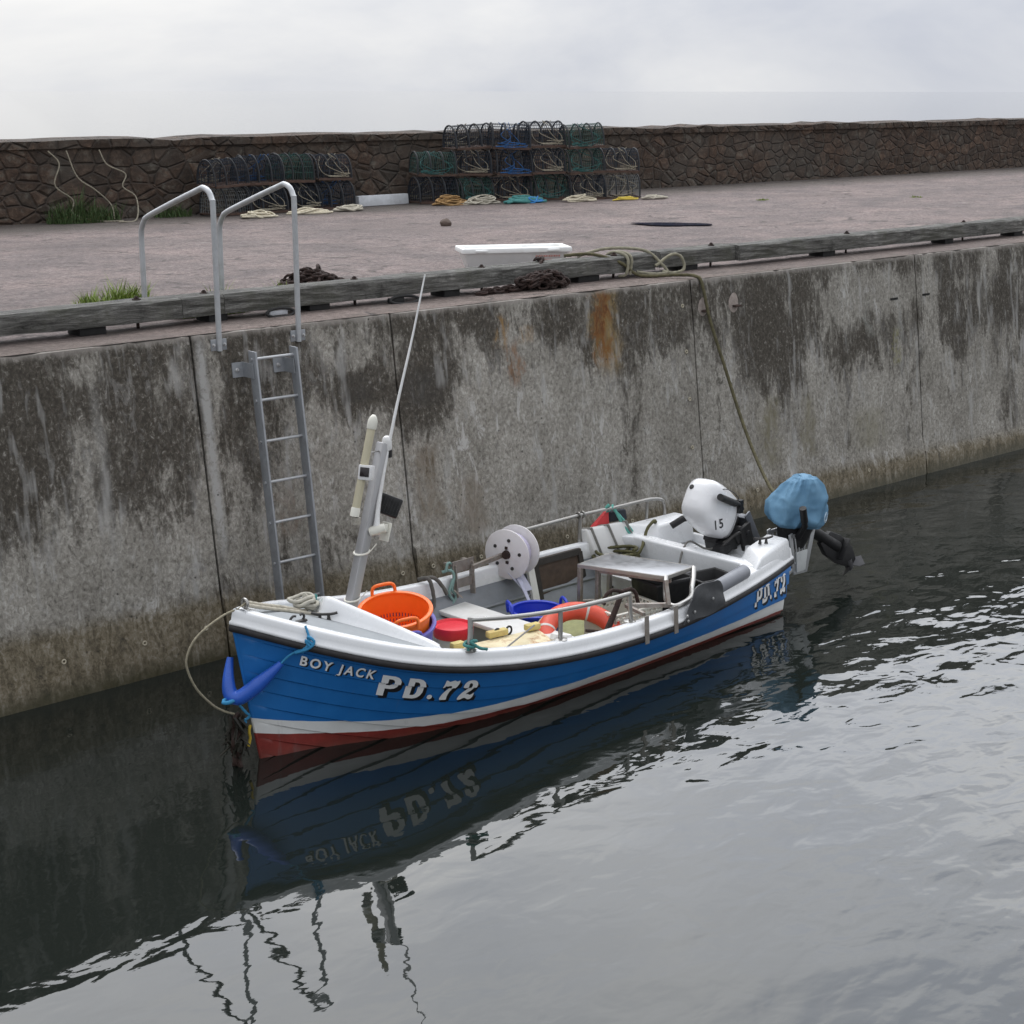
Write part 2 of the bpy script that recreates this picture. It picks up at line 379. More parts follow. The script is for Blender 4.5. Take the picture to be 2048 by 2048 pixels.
def quay_mat():
    m, nt, bs = nt_new('quay_paving_concrete')
    v = objco(nt); va = objco(nt, (.75, 1.0, 1))
    n1 = noi(nt, va, 1.1, 8, .65, .4); n2 = noi(nt, v, 26, 8, .75, .3); n3 = noi(nt, va, 4.5, 8, .72, .8)
    c = ramp(nt, n2, [(.32, (.10, .078, .073)), (.5, (.205, .165, .156)), (.68, (.34, .285, .27))])
    c = mix(nt, 1.0, c, ramp(nt, n1, [(.3, (.58, .58, .60)), (.5, (.95, .93, .92)), (.7, (1.25, 1.18, 1.15))]), 'MULTIPLY')
    c = mix(nt, ramp(nt, n3, [(.55, 0.0), (.64, .85)]), c, (.065, .055, .050))
    c = mix(nt, ramp(nt, n3, [(.30, .6), (.40, 0.0)]), c, (.33, .30, .285))
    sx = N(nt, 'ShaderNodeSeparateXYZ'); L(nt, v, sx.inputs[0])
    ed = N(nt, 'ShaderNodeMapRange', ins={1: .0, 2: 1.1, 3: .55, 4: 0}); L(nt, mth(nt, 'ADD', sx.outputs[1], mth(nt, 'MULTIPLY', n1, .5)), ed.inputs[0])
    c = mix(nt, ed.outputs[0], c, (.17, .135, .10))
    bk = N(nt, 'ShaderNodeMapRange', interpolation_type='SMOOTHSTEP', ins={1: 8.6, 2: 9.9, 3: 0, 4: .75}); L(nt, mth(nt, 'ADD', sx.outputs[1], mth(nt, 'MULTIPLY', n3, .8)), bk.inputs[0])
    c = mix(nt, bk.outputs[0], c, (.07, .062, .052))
    wv = N(nt, 'ShaderNodeVectorMath', operation='ADD'); nc = N(nt, 'ShaderNodeTexNoise', ins={'Scale': 1.6, 'Detail': 5.0}); L(nt, v, nc.inputs['Vector'])
    ws = N(nt, 'ShaderNodeVectorMath', operation='SCALE', ins={'Scale': .9}); L(nt, nc.outputs['Color'], ws.inputs[0]); L(nt, v, wv.inputs[0]); L(nt, ws.outputs[0], wv.inputs[1])
    vk = N(nt, 'ShaderNodeTexVoronoi', feature='DISTANCE_TO_EDGE', ins={'Scale': .42}); L(nt, wv.outputs[0], vk.inputs['Vector'])
    crack = mth(nt, 'MULTIPLY', mth(nt, 'MULTIPLY', ramp(nt, vk.outputs['Distance'], [(.003, 1.0), (.02, 0.0)]), ramp(nt, n1, [(.46, .0), (.58, .8)])), ramp(nt, n3, [(.42, .2), (.55, 1.0)]))
    c = mix(nt, crack, c, (.045, .038, .034))
    damp = ramp(nt, noi(nt, va, .55, 5, .6, .6), [(.52, 0.0), (.62, .42)])
    c = mix(nt, damp, c, (.12, .095, .088))
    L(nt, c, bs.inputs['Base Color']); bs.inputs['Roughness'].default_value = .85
    bump(nt, mth(nt, 'ADD', mth(nt, 'MULTIPLY', n2, .5), mth(nt, 'SUBTRACT', mth(nt, 'MULTIPLY', n3, 1.6), crack)), 1.0, .05, bs)
    return m
def water_mat():
    m, nt, bs = nt_new('harbour_water')
    v = objco(nt)
    sx = N(nt, 'ShaderNodeSeparateXYZ'); L(nt, v, sx.inputs[0])
    rv = N(nt, 'ShaderNodeMapping'); rv.inputs['Rotation'].default_value = (0, 0, math.radians(-38)); rv.inputs['Scale'].default_value = (1.0, 1.7, 1)
    L(nt, v, rv.inputs['Vector'])
    a = noi(nt, rv.outputs['Vector'], 1.15, 1, .4, .3)
    b = noi(nt, rv.outputs['Vector'], 3.3, 2, .4, .35)
    c3 = noi(nt, rv.outputs['Vector'], 17, 2, .5)
    # calm in the lee of the bow and wall, more ripple out along the quay
    am = N(nt, 'ShaderNodeMapRange', interpolation_type='SMOOTHSTEP', ins={1: .5, 2: 6.5, 3: .16, 4: 1.0})
    L(nt, mth(nt, 'SUBTRACT', sx.outputs[0], mth(nt, 'MULTIPLY', mth(nt, 'ADD', sx.outputs[1], 2.2), .45)), am.inputs[0])
    h = mth(nt, 'ADD', mth(nt, 'MULTIPLY', a, 1.0), mth(nt, 'ADD', mth(nt, 'MULTIPLY', b, .42), mth(nt, 'MULTIPLY', c3, .018)))
    h = mth(nt, 'MULTIPLY', h, am.outputs[0])
    bump(nt, h, 1.0, .033, bs)
    bs.inputs['Base Color'].default_value = (.010, .013, .011, 1)
    bs.inputs['Roughness'].default_value = .015; bs.inputs['IOR'].default_value = 1.50
    return m
WALL = wall_mat(); QUAY = quay_mat(); WATER = water_mat()

# water and quay ground
wa = MB().grid([[(-2500, y, 0), (2500, y, 0)] for y in (-2500, 3500)], False).build('water', WATER); tag(wa, kind='structure')
qb = MB()
rows = []
for y in (.012, .05, .15, .4, 1, 2, 3.5, 5, 6.5, 8, 9, 10.5):
    rows.append([(x, y, QH + .003 + (.010 * (mnoise.noise((x * .7, y * .9, 2.1))) if y > .1 else 0)) for x in [-40 + .5 * i for i in range(0, 280)]])
qb.grid(rows, True); tag(qb.build('quay_pavement', QUAY), kind='structure')

# quay wall: one thing, cast panels with open joints between them
FT = [(-5, .45), (0, .45), (3.6, .475), (7.2, .39), (10.4, .24), (14, .22)]
def foot(x): return herm(FT, x) + mnoise.noise((x * 1.7, 3.3, 0)) * .035 + mnoise.noise((x * 7, 1.3, 0)) * .010
def wall_y(z, x=0): return -.32 * (1 - z / QH) - (.020 if z < herm(FT, x) else 0)
wm = MB()
RUST2 = M('rusty_stub', (.05, .032, .026), .9, var=.4, vscale=25)
joints = [-40, -22, -13, -8.2, -4.6, -1.0, .92, 2.757, 6.33, 9.95, 13.6, 17.2, 21, 25, 32, 40, 60, 100]
zs_ = [-1.5, -.3, .0, .12, .20, 'a', 'b', .56, .8, 1.2, 1.6, 2.0, 2.2, 2.33, 2.375, 2.395, QH]
for a, b in zip(joints[:-1], joints[1:]):
    x0, x1 = a + .009, b - .009
    nx = max(4, int((x1 - x0) / .06)) if b < 15 else 8
    rows = []
    for zi, z in enumerate(zs_):
        row = []
        for i in range(nx + 1):
            x = x0 + (x1 - x0) * i / nx
            chip = max(0, mnoise.noise((x * 3.1, 1.7, z * .4)) * .8 + mnoise.noise((x * 11, 4, 0)) * .6) if zi >= len(zs_) - 3 else 0
            ed = min(i, nx - i)
            if z == 'a': z = foot(x) - .004; y = -.32 * (1 - z / QH) - .034
            elif z == 'b': z = foot(x) + .010; y = -.32 * (1 - z / QH)
            else: y = -.32 * (1 - z / QH) - (.030 if z < .22 else 0)
            y += (.012 if ed == 0 else 0) + mnoise.noise((x * 1.1, z * 1.3, 5)) * .008
            zz = z
            row.append((x, y + chip * .022 + (.012 if zi == len(zs_) - 1 else 0), zz - chip * (.02 if zi >= len(zs_) - 2 else .006)))
        rows.append(row)
    rows.append([(p[0], .06, QH - .001) for p in rows[-1]])
    wm.grid(rows, True)
    for row_i in (0, -1):                       # joint cheeks
        cheek = [r[row_i] for r in rows[:-1]]
        wm.grid([cheek, [(p[0], p[1] + .10, p[2]) for p in cheek]], False)
WALLO = wm.build('quay_wall', WALL); tag(WALLO, 'tall stained grey concrete quay wall behind the moored boat', 'wall')
jm = MB()
for b in joints[1:-1]:
    jm.hexa([(b - .02, wall_y(-1) + .05, -1), (b + .02, wall_y(-1) + .05, -1), (b + .02, wall_y(-1) + .14, -1), (b - .02, wall_y(-1) + .14, -1)],
            [(b - .02, .04, QH - .01), (b + .02, .04, QH - .01), (b + .02, .13, QH - .01), (b - .02, .13, QH - .01)])
jm.build('joint_filler', M('joint_filler', (.028, .026, .023), .9, var=.4), WALLO)
for x, z in ((9.52, 1.96), (10.11, 1.96)):
    MB().box((x, wall_y(z) + .004, z), (.13, .022, .022)).build('drain_slot', M('slot_dark', (.012, .012, .011), .9), WALLO)
for x, z in ((6.46, 2.10), (6.91, 2.11)):
    rows = [[Vector((x + .075 * q * math.cos(a) * (1 + .25 * mnoise.noise((math.cos(a), math.sin(a), x))), wall_y(z) - .012 * (1 - q * q), z + .13 * q * math.sin(a))) for a in [2 * PI * k / 14 for k in range(14)]] for q in (.02, .4, .75, 1.0)]
    h_ = MB().grid(rows, True, closed=True).build('mortar_patch', M('mortar_pale', (.34, .29, .26), .95, var=.25, vscale=22, bmp=.6), WALLO)
    MB().box((x + .02, wall_y(z) - .03, z), (.09, .05, .02)).build('iron_stub', RUST2, h_, bevel=.004)
ring0 = None
for x, z in [(.23, .26), (.74, .26), (2.6, .31), (2.92, .31), (3.44, .29), (4.45, .28), (5.28, .28), (6.18, 2.17), (6.19, 1.74), (6.19, 1.29), (6.18, .83), (7.06, .28), (8.89, .20), (-.4, .27), (-1.6, .26)]:
    if ring0 is None:
        r_ = MB(); r_.lathe([(.014 + .006 * math.cos(a), .006 * math.sin(a)) for a in [2 * PI * k / 8 for k in range(8)]], (0, 0, 0), (0, -1, .13), 14, close=True)
        ring0 = r_.build('tie_hole_ring', M('tie_ring', (.42, .38, .29), .8, var=.3), WALLO); o = ring0
    else:
        o = ring0.copy(); COL.objects.link(o)
    o.location = (x, wall_y(z, x) - .008, z)

# square timber baulks along the quay edge, each on rubber pads and bolted down
def timber_mat():
    m, nt, bs = nt_new('weathered_timber')
    v = objco(nt, (1.0, 9, 9)); v2 = objco(nt)
    g = noi(nt, v, 3.2, 8, .7, .5); bl = noi(nt, v2, 3.4, 7, .68, .3); fi = noi(nt, v2, 40, 6, .7)
    c = ramp(nt, g, [(.30, (.030, .029, .026)), (.43, (.085, .083, .076)), (.55, (.165, .162, .15)), (.68, (.32, .315, .295))])
    c = mix(nt, ramp(nt, bl, [(.50, 0.0), (.64, .5)]), c, (.070, .072, .048))
    c = mix(nt, ramp(nt, bl, [(.30, .8), (.45, 0.0)]), c, (.030, .031, .027))
    sx = N(nt, 'ShaderNodeSeparateXYZ'); L(nt, v2, sx.inputs[0])
    L(nt, c, bs.inputs['Base Color']); bs.inputs['Roughness'].default_value = .9
    bump(nt, mth(nt, 'ADD', mth(nt, 'MULTIPLY', g, 1.4), mth(nt, 'MULTIPLY', fi, .5)), 1.0, .03, bs)
    return m
TIMB = timber_mat()
RUBB = M('black_rubber', (.014, .014, .014), .75, var=.3)
RUST = M('rusty_iron', (.030, .017, .014), .9, var=.5, vscale=25, bmp=.6, bscale=90, dirt=(.060, .026, .015))
TB = [(-16, -9.0), (-9.0, -3.4), (-3.4, 1.13), (1.135, 1.50), (1.505, 6.33), (6.47, 7.57), (7.575, 10.51), (10.515, 15.4), (15.41, 21), (21.01, 30), (30.01, 60)]
TLAB = ['long grey timber baulk on the quay edge at the far left end', 'grey timber baulk left of the handrails, second from the left end',
        'mossy timber baulk beside the left handrail, with grass behind it', 'short timber block between the two handrails on the quay edge',
        'longest weathered timber baulk, running behind the white fish crate and rusty chain', 'short timber baulk just right of the tied mooring rope',
        'timber baulk above the bare wall right of the mooring rope', 'timber baulk at the right end of the quay edge in view', 'timber baulk further along the quay to the right',
        'distant timber baulk far along the quay edge', 'most distant timber baulk where the quay edge recedes']
for (x0, x1), lab in zip(TB, TLAB):
    e = empty('timber_baulk', (x0, .60, QH), 0, lab, 'timber', 'timber baulks along the quay edge')
    back = .06 if x0 == 6.47 else 0
    m_ = MB(); n_ = max(2, int((x1 - x0) / .12)); rows = []
    for i in range(n_ + 1):
        x = x0 + (x1 - x0) * i / n_; j = lambda k: mnoise.noise((x * 2.3, k * 3.1, 1)) * .010
        y0, y1, za, zb = .47 + back, .72 + back, QH + .062, QH + .218
        pr = [(y0, za), (y0, za + .07), (y0 + .002, zb - .022), (y0 + .02, zb - .004), (y0 + .1, zb), (y1 - .02, zb - .003), (y1, zb - .02), (y1, za), ((y0 + y1) / 2, za)]
        rows.append([(x, y + j(k), z + j(k + 20)) for k, (y, z) in enumerate(pr)])
    m_.grid(rows, True, closed=True); m_.add(rows[0], [tuple(range(9))]); m_.add(rows[-1], [tuple(range(8, -1, -1))])
    m_.build('beam', TIMB, e, e.location, sharp=35)
    L_ = x1 - x0; npad = max(1, int(L_ / 1.5))
    for k in range(npad):
        xp = x0 + L_ * (k + .5) / npad + jit(.15)
        MB().box((xp, .60 + back, QH + .032), (.16 + random.random() * .14, .2, .064)).build('rubber_pad', RUBB, e, e.location, bevel=.008)
        xb = min(x1 - .1, xp + .42)
        MB().lathe([(.012, .0), (.012, .245)], (xb, .6 + back, QH)).lathe([(.034, .215), (.034, .224), (.02, .226), (.02, .236), (0, .237)], (xb, .6 + back, QH), n=10, smooth=False).build('bolt', RUST, e, e.location)

# parapet of old stone at the back of the quay
def stone_mat():
    m, nt, bs = nt_new('old_rubble_stone')
    v = objco(nt, (1, 1, 1.5))
    vo = N(nt, 'ShaderNodeTexVoronoi', feature='DISTANCE_TO_EDGE', ins={'Scale': 3.6, 'Randomness': 1.0}); L(nt, v, vo.inputs['Vector'])
    vc = N(nt, 'ShaderNodeTexVoronoi', ins={'Scale': 3.6, 'Randomness': 1.0}); L(nt, v, vc.inputs['Vector'])
    n1 = noi(nt, v, 9, 9, .75, .5)
    c = ramp(nt, n1, [(.3, (.022, .015, .011)), (.5, (.058, .039, .028)), (.68, (.13, .098, .075))])
    s2 = N(nt, 'ShaderNodeSeparateColor'); L(nt, vc.outputs['Color'], s2.inputs[0])
    c = mix(nt, 1.0, c, ramp(nt, s2.outputs[0], [(0, (.6, .58, .55)), (1, (1.35, 1.2, 1.1))]), 'MULTIPLY')
    c = mix(nt, ramp(nt, vo.outputs['Distance'], [(.01, .35), (.06, 0.0)]), c, (.06, .052, .045)); c = mix(nt, ramp(nt, noi(nt, objco(nt), .8, 6, .65, .4), [(.42, 0.0), (.62, .6)]), c, (.075, .068, .058)); c = mix(nt, ramp(nt, noi(nt, objco(nt), 5, 8, .7), [(.55, 0.0), (.66, .55)]), c, (.16, .15, .125))
    L(nt, c, bs.inputs['Base Color']); bs.inputs['Roughness'].default_value = .9
    bump(nt, mth(nt, 'ADD', ramp(nt, vo.outputs['Distance'], [(0, 0.0), (.10, 1.0)]), mth(nt, 'MULTIPLY', n1, .5)), .9, .05, bs)
    return m
STONE = stone_mat()
pm = MB(); rows = []
for i in range(0, 401):
    x = -50 + i * .4; j = mnoise.noise((x * .8, 2, 0)) * .035 + mnoise.noise((x * 2.3, 7, 0)) * .03
    rows.append([(x, 10.35, QH - .02), (x, 10.38 + j, QH + .6), (x, 10.40 + j, QH + .97), (x, 10.36, QH + .975), (x, 10.36, QH + 1.08 + j), (x, 10.98, QH + 1.10 + j), (x, 11.0, -1)])
pm.grid(rows, False)
tag(pm.build('parapet_wall', STONE), 'low dark brown stone parapet along the back of the quay', 'wall')

# ------------------------------------------------------------------ ladder and handrails on the wall
GALV = M('galvanised_steel', (.30, .315, .335), .5, .35, var=.10, vscale=14, dirt=(.18, .18, .18))
GALVL = M('galvanised_tube', (.46, .475, .49), .42, .45, var=.08, vscale=12, dirt=(.25, .25, .25))
ZINC = M('bolt_zinc', (.5, .5, .5), .35, .8)
e = empty('quay_ladder', (1.5, -.3, 0), 0, 'grey galvanised steel ladder fixed down the quay wall left of the mast', 'ladder')
def woff(x, z, off): return Vector((x, -.32 * (1 - z / QH) - off, z))
def rail_(x):
    a0, a1 = woff(x, -.6, .085), woff(x, -.6, .185); b0, b1 = woff(x, 2.26, .085), woff(x, 2.26, .185)
    t_ = Vector((.016, 0, 0))
    return MB().hexa([a0, a0 + t_, a1 + t_, a1], [b0, b0 + t_, b1 + t_, b1])
for x in (1.335, 1.70):
    s_ = rail_(x).build('side_rail', GALV, e, e.location, bevel=.002)
for k in range(10):
    z = 2.20 - .3085 * k
    r_ = MB().tube([woff(1.325, z, .13), woff(1.722, z, .13)], .0115, 10).build('rung', GALVL, e, e.location)
for x, sgn in ((1.335, -1), (1.699, -1)):
    z0, z1 = 2.06, 2.17
    b_ = MB()
    xo = x - .006 if sgn < 0 else x
    b_.hexa([woff(xo - .008, z0, .012), woff(xo, z0, .012), woff(xo, z0, .15), woff(xo - .008, z0, .15)],
            [woff(xo - .008, z1, .012), woff(xo, z1, .012), woff(xo, z1, .15), woff(xo - .008, z1, .15)])
    b_.hexa([woff(xo - .10, z0, .002), woff(xo, z0, .002), woff(xo, z0, .012), woff(xo - .10, z0, .012)],
            [woff(xo - .10, z1, .002), woff(xo, z1, .002), woff(xo, z1, .012), woff(xo - .10, z1, .012)])
    bo = b_.build('wall_bracket', GALV, e, e.location)
    c_ = woff(xo - .06, (z0 + z1) / 2, .012)
    MB().lathe([(.016, 0), (.016, .006), (.010, .008), (.010, .022), (0, .023)], c_, (0, -1, .13), 8, False).build('bolt', ZINC, bo, e.location)
HL = ['left steel tube handrail hoop standing above the ladder', 'right steel tube handrail hoop above the ladder, nearer the mast']
for x, lab in zip((1.14, 1.845), HL):
    e = empty('handrail_hoop', (x, 0, QH), 0, lab, 'handrail', 'handrail hoops at the ladder head')
    path = [(x, -.028, 2.27), (x, -.028, 2.6), (x, -.028, 3.30), (x, -.02, 3.37), (x, .02, 3.43), (x, .09, 3.455), (x, .16, 3.44), (x, .55, 3.325), (x, .93, 3.205), (x, 1.00, 3.165), (x, 1.045, 3.105), (x, 1.06, 3.03), (x, 1.065, 2.7), (x, 1.07, QH - .01)]
    MB().tube(spl(path, .06), .0215, 12).build('tube', GALVL, e, e.location)
    fp = MB().box((x, -.016, 2.315), (.135, .012, .085)).build('foot_plate', GALV, e, e.location, bevel=.003)
    for dx in (-.047, .047):
        MB().lathe([(.014, 0), (.014, .005), (.009, .006), (.009, .018), (0, .019)], (x + dx, -.022, 2.315), (0, -1, 0), 6, False).build('bolt', ZINC, fp, e.location)

# ------------------------------------------------------------------ things lying on the quay
FISHW = M('white_plastic', (.84, .85, .84), .45, var=.04, vscale=6, dirt=(.45, .42, .36), dirt_amt=.35)
def crate_shape(name, e, Lx, Ly, H_, mat, taper=.03, wall=.018, rim=.03, rimh=.05):
    def ring(z, ins): return [(-Lx/2 + ins, -Ly/2 + ins, z), (Lx/2 - ins, -Ly/2 + ins, z), (Lx/2 - ins, Ly/2 - ins, z), (-Lx/2 + ins, Ly/2 - ins, z)]
    m_ = MB()
    ou = [ring(0, taper + rim), ring(H_ - rimh, rim * .9), ring(H_ - rimh, 0), ring(H_ - .008, 0), ring(H_, .006), ring(H_, wall + rim - .006), ring(H_ - .01, wall + rim), ring(.02, taper + rim + wall)]
    m_.grid(ou, False, closed=True); m_.add(ou[0], [(3, 2, 1, 0)]); m_.add(ou[-1], [(0, 1, 2, 3)])
    return m_
e = empty('fish_box', (5.72, 1.86, QH + .012), math.radians(-28.8), 'long white plastic fish box standing on the quay behind the timber', 'fish box')
crate_shape('b', e, 1.12, .40, .215, FISHW, taper=.055).build('tub', FISHW, e, bevel=.006)
for sx_ in (-.46, .46):
    MB().box((sx_ * .8, -.205, .188), (.12, .03, .022)).build('grip', FISHW, e, bevel=.005)
mk = MB()
for k in range(15): mk.box((.20 + k * .017, -.1640, .125), (.011, .003, .018 - .006 * (k % 3 == 1)))
for k in range(8): mk.box((.26 + k * .014, -.1520, .090), (.009, .003, .008))
mk.build('printed_mark', M('red_print', (.62, .28, .24), .6), e)

def chain(e, pts, r=.017, link=.105, mat=None, name='links'):
    P = spl(pts, link * .62); m_ = MB()
    for i in range(len(P) - 1):
        c = (P[i] + P[i + 1]) / 2; d = (P[i + 1] - P[i]).normalized()
        u = d.orthogonal().normalized(); u = Matrix.Rotation((PI / 2 if i % 2 else 0) + .5, 3, d) @ u
        ring = [c + d * math.cos(a) * link * .5 + u * math.sin(a) * link * .30 for a in [2 * PI * k / 10 for k in range(10)]]
        m_.tube(ring, r * .75, 5, True)
    return m_.build(name, mat or RUST, e, e.location)
def heap_path(cx, cy, cz, rx, ry, h, n, seed):
    rnd = random.Random(seed); out = []
    a = 0
    for i in range(n):
        a += rnd.uniform(.9, 2.2); q = math.sqrt(rnd.random())
        z = cz + h * max(0, 1 - q * q) * rnd.uniform(.35, 1.0)
        out.append((cx + math.cos(a) * q * rx, cy + math.sin(a) * q * ry, z))
    return out
e = empty('chain_heap', (3.2, 1.75, QH), 0, 'rusty chain heaped on the quay behind the timber near the right handrail', 'chain')
chain(e, heap_path(3.2, 1.75, QH + .03, .34, .22, .19, 26, 3))
e = empty('chain_heap', (4.65, .42, QH), 0, 'dark rusty chain draped over the front of the timber by the fish box', 'chain')
chain(e, [(4.98, .85, QH + .12), (4.95, .6, QH + .245)] + heap_path(4.78, .37, QH + .04, .30, .09, .19, 22, 5) + [(4.5, .36, QH + .05), (4.2, .38, QH + .03), (4.05, .40, QH + .02)] + heap_path(4.72, .36, QH + .05, .34, .07, .14, 14, 8))
e = empty('rusty_chain', (1.3, .95, QH), 0, 'thin rusty chain lying along the back of the mossy timber', 'chain')
chain(e, [(.75, .92, QH + .05), (1.0, .83, QH + .16), (1.3, .80, QH + .18), (1.6, .79, QH + .17), (1.95, .83, QH + .16), (2.3, .9, QH + .03)], .011, .05)
# old tyre strip and black ring below the timber
e = empty('tyre_piece', (1.98, .44, QH), 0, 'cut tyre piece with pale inside wedged under the timber by the right handrail', 'tyre')
MB().tube([(1.98 + .13 * math.cos(a), .42 + .02 * math.sin(a), QH + .035 + .033 * math.sin(a)) for a in [2 * PI * k / 20 for k in range(20)]], .011, 8, True).build('tread', RUBB, e, e.location)
MB().box((1.98, .45, QH + .032), (.17, .02, .04)).build('lining', M('pale_lining', (.5, .52, .55), .6), e, e.location, bevel=.008)
e = empty('rubber_ring', (3.23, .44, QH), 0, 'flat black rubber ring wedged under the longest timber', 'rubber ring')
MB().tube([(3.23 + .15 * math.cos(a), .43 + .03 * math.sin(a), QH + .03 + .03 * math.sin(a)) for a in [2 * PI * k / 20 for k in range(20)]], .013, 8, True).build('ring', RUBB, e, e.location)
MB().box((3.17, .47, QH + .025), (.16, .03, .05)).build('flap', RUBB, e, e.location, bevel=.006)
# stone, puddle
m_ = MB(); rows = [[Vector((8.5, 6.36, QH + .003)) + Vector((math.cos(a) * math.sin(b) * .085, math.sin(a) * math.sin(b) * .07, math.cos(b) * .065 + .03)) * (1 + .2 * mnoise.noise((math.cos(a) * 2, math.sin(a) * 2, b * 2))) for a in [2 * PI * k / 12 for k in range(12)]] for b in [.01 + (PI - .02) * j / 7 for j in range(8)]]
m_.grid(rows, True, closed=True)
tag(m_.build('stone', M('loose_stone', (.12, .09, .075), .9, bmp=.5)), 'small loose brown stone lying on the open quay', 'stone')
pw, pnt, pbs = nt_new('puddle_water'); pbs.inputs['Base Color'].default_value = (.02, .03, .06, 1); pbs.inputs['Roughness'].default_value = .03; pbs.inputs['IOR'].default_value = 1.4
pd = MB(); ctr = Vector((10.85, 4.45, QH + .019)); rr = []
for k in range(48):
    a = 2 * PI * k / 48; q = 1 + .35 * mnoise.noise((math.cos(a) * 1.3, math.sin(a) * 1.3, 7))
    dx, dy = math.cos(a) * .52 * q, math.sin(a) * .26 * q
    rr.append(ctr + Vector((dx * .66 + dy * .75, -dx * .75 + dy * .66, 0)))
pd.add([ctr] + rr, [(0, k + 1, (k + 1) % 48 + 1) for k in range(48)])
tag(pd.build('puddle', pw), kind='structure')
# grass and weeds
def grass_mat(name, a, b):
    m, nt, bs = nt_new(name)
    L(nt, ramp(nt, noi(nt, objco(nt), 34, 4), [(.33, (.16, .12, .05)), (.42, a), (.65, b)]), bs.inputs['Base Color']); bs.inputs['Roughness'].default_value = .7
    return m
GR1 = grass_mat('grass_yellow_green', (.10, .17, .02), (.24, .30, .05)); GR2 = grass_mat('weed_green', (.025, .055, .015), (.07, .12, .03))
def tuft(name, cx, cy, rx, ry, n, h, mat, lab, cat='grass tuft', seed=1):
    rnd = random.Random(seed); m_ = MB()
    for _ in range(n):
        a = rnd.random() * 2 * PI; q = math.sqrt(rnd.random()); x = cx + math.cos(a) * q * rx; y = cy + math.sin(a) * q * ry
        hh = h * rnd.uniform(.3, 1.1) * (1.15 - q * .6) * (.65 + .7 * abs(mnoise.noise((x * 5, y * 5, seed))) * 1.6); d = rnd.random() * 2 * PI; l = rnd.uniform(.2, .7) * hh; ww = rnd.uniform(.003, .007)
        px, py = -math.sin(d) * ww, math.cos(d) * ww
        m_.add([(x - px, y - py, QH), (x + px, y + py, QH), (x + px + math.cos(d) * l * .4, y + py + math.sin(d) * l * .4, QH + hh * .6), (x - px + math.cos(d) * l * .4, y - py + math.sin(d) * l * .4, QH + hh * .6), (x + math.cos(d) * l, y + math.sin(d) * l, QH + hh)], [(0, 1, 2, 3), (3, 2, 4)])
    o = m_.build(name, mat, None); tag(o, lab, cat)
tuft('grass_tuft', 1.10, 1.40, .42, .22, 1700, .215, GR1, 'bright green grass tuft behind the mossy timber left of the handrails', seed=1)
tuft('grass_tuft', 1.62, .86, .36, .09, 600, .24, GR1, 'thin strip of short grass behind the timber between the handrails', seed=2)
tuft('grass_tuft', 2.45, .95, .42, .10, 700, .24, GR1, 'low grass between the right handrail and the heaped chain', seed=3)
tuft('grass_tuft', 7.05, 1.0, .10, .05, 90, .07, GR1, 'tiny grass tuft on the quay above the mooring rope loop', seed=4)
tuft('weed_clump', 5.2, 10.1, .55, .22, 900, .36, GR2, 'dark green weeds at the foot of the stone parapet', 'weeds', seed=5)
tuft('weed_clump', 6.6, 10.15, .3, .15, 300, .2, GR2, 'small dark weeds by the parapet left of the creels', 'weeds', seed=6)
tuft('grass_tuft', 15.6, 6.9, .12, .1, 80, .05, GR1, 'speck of moss on the open quay near the far creels', seed=9)
tuft('grass_tuft', 18.0, 5.6, .12, .1, 80, .05, GR1, 'speck of moss on the open quay at the right', seed=10)

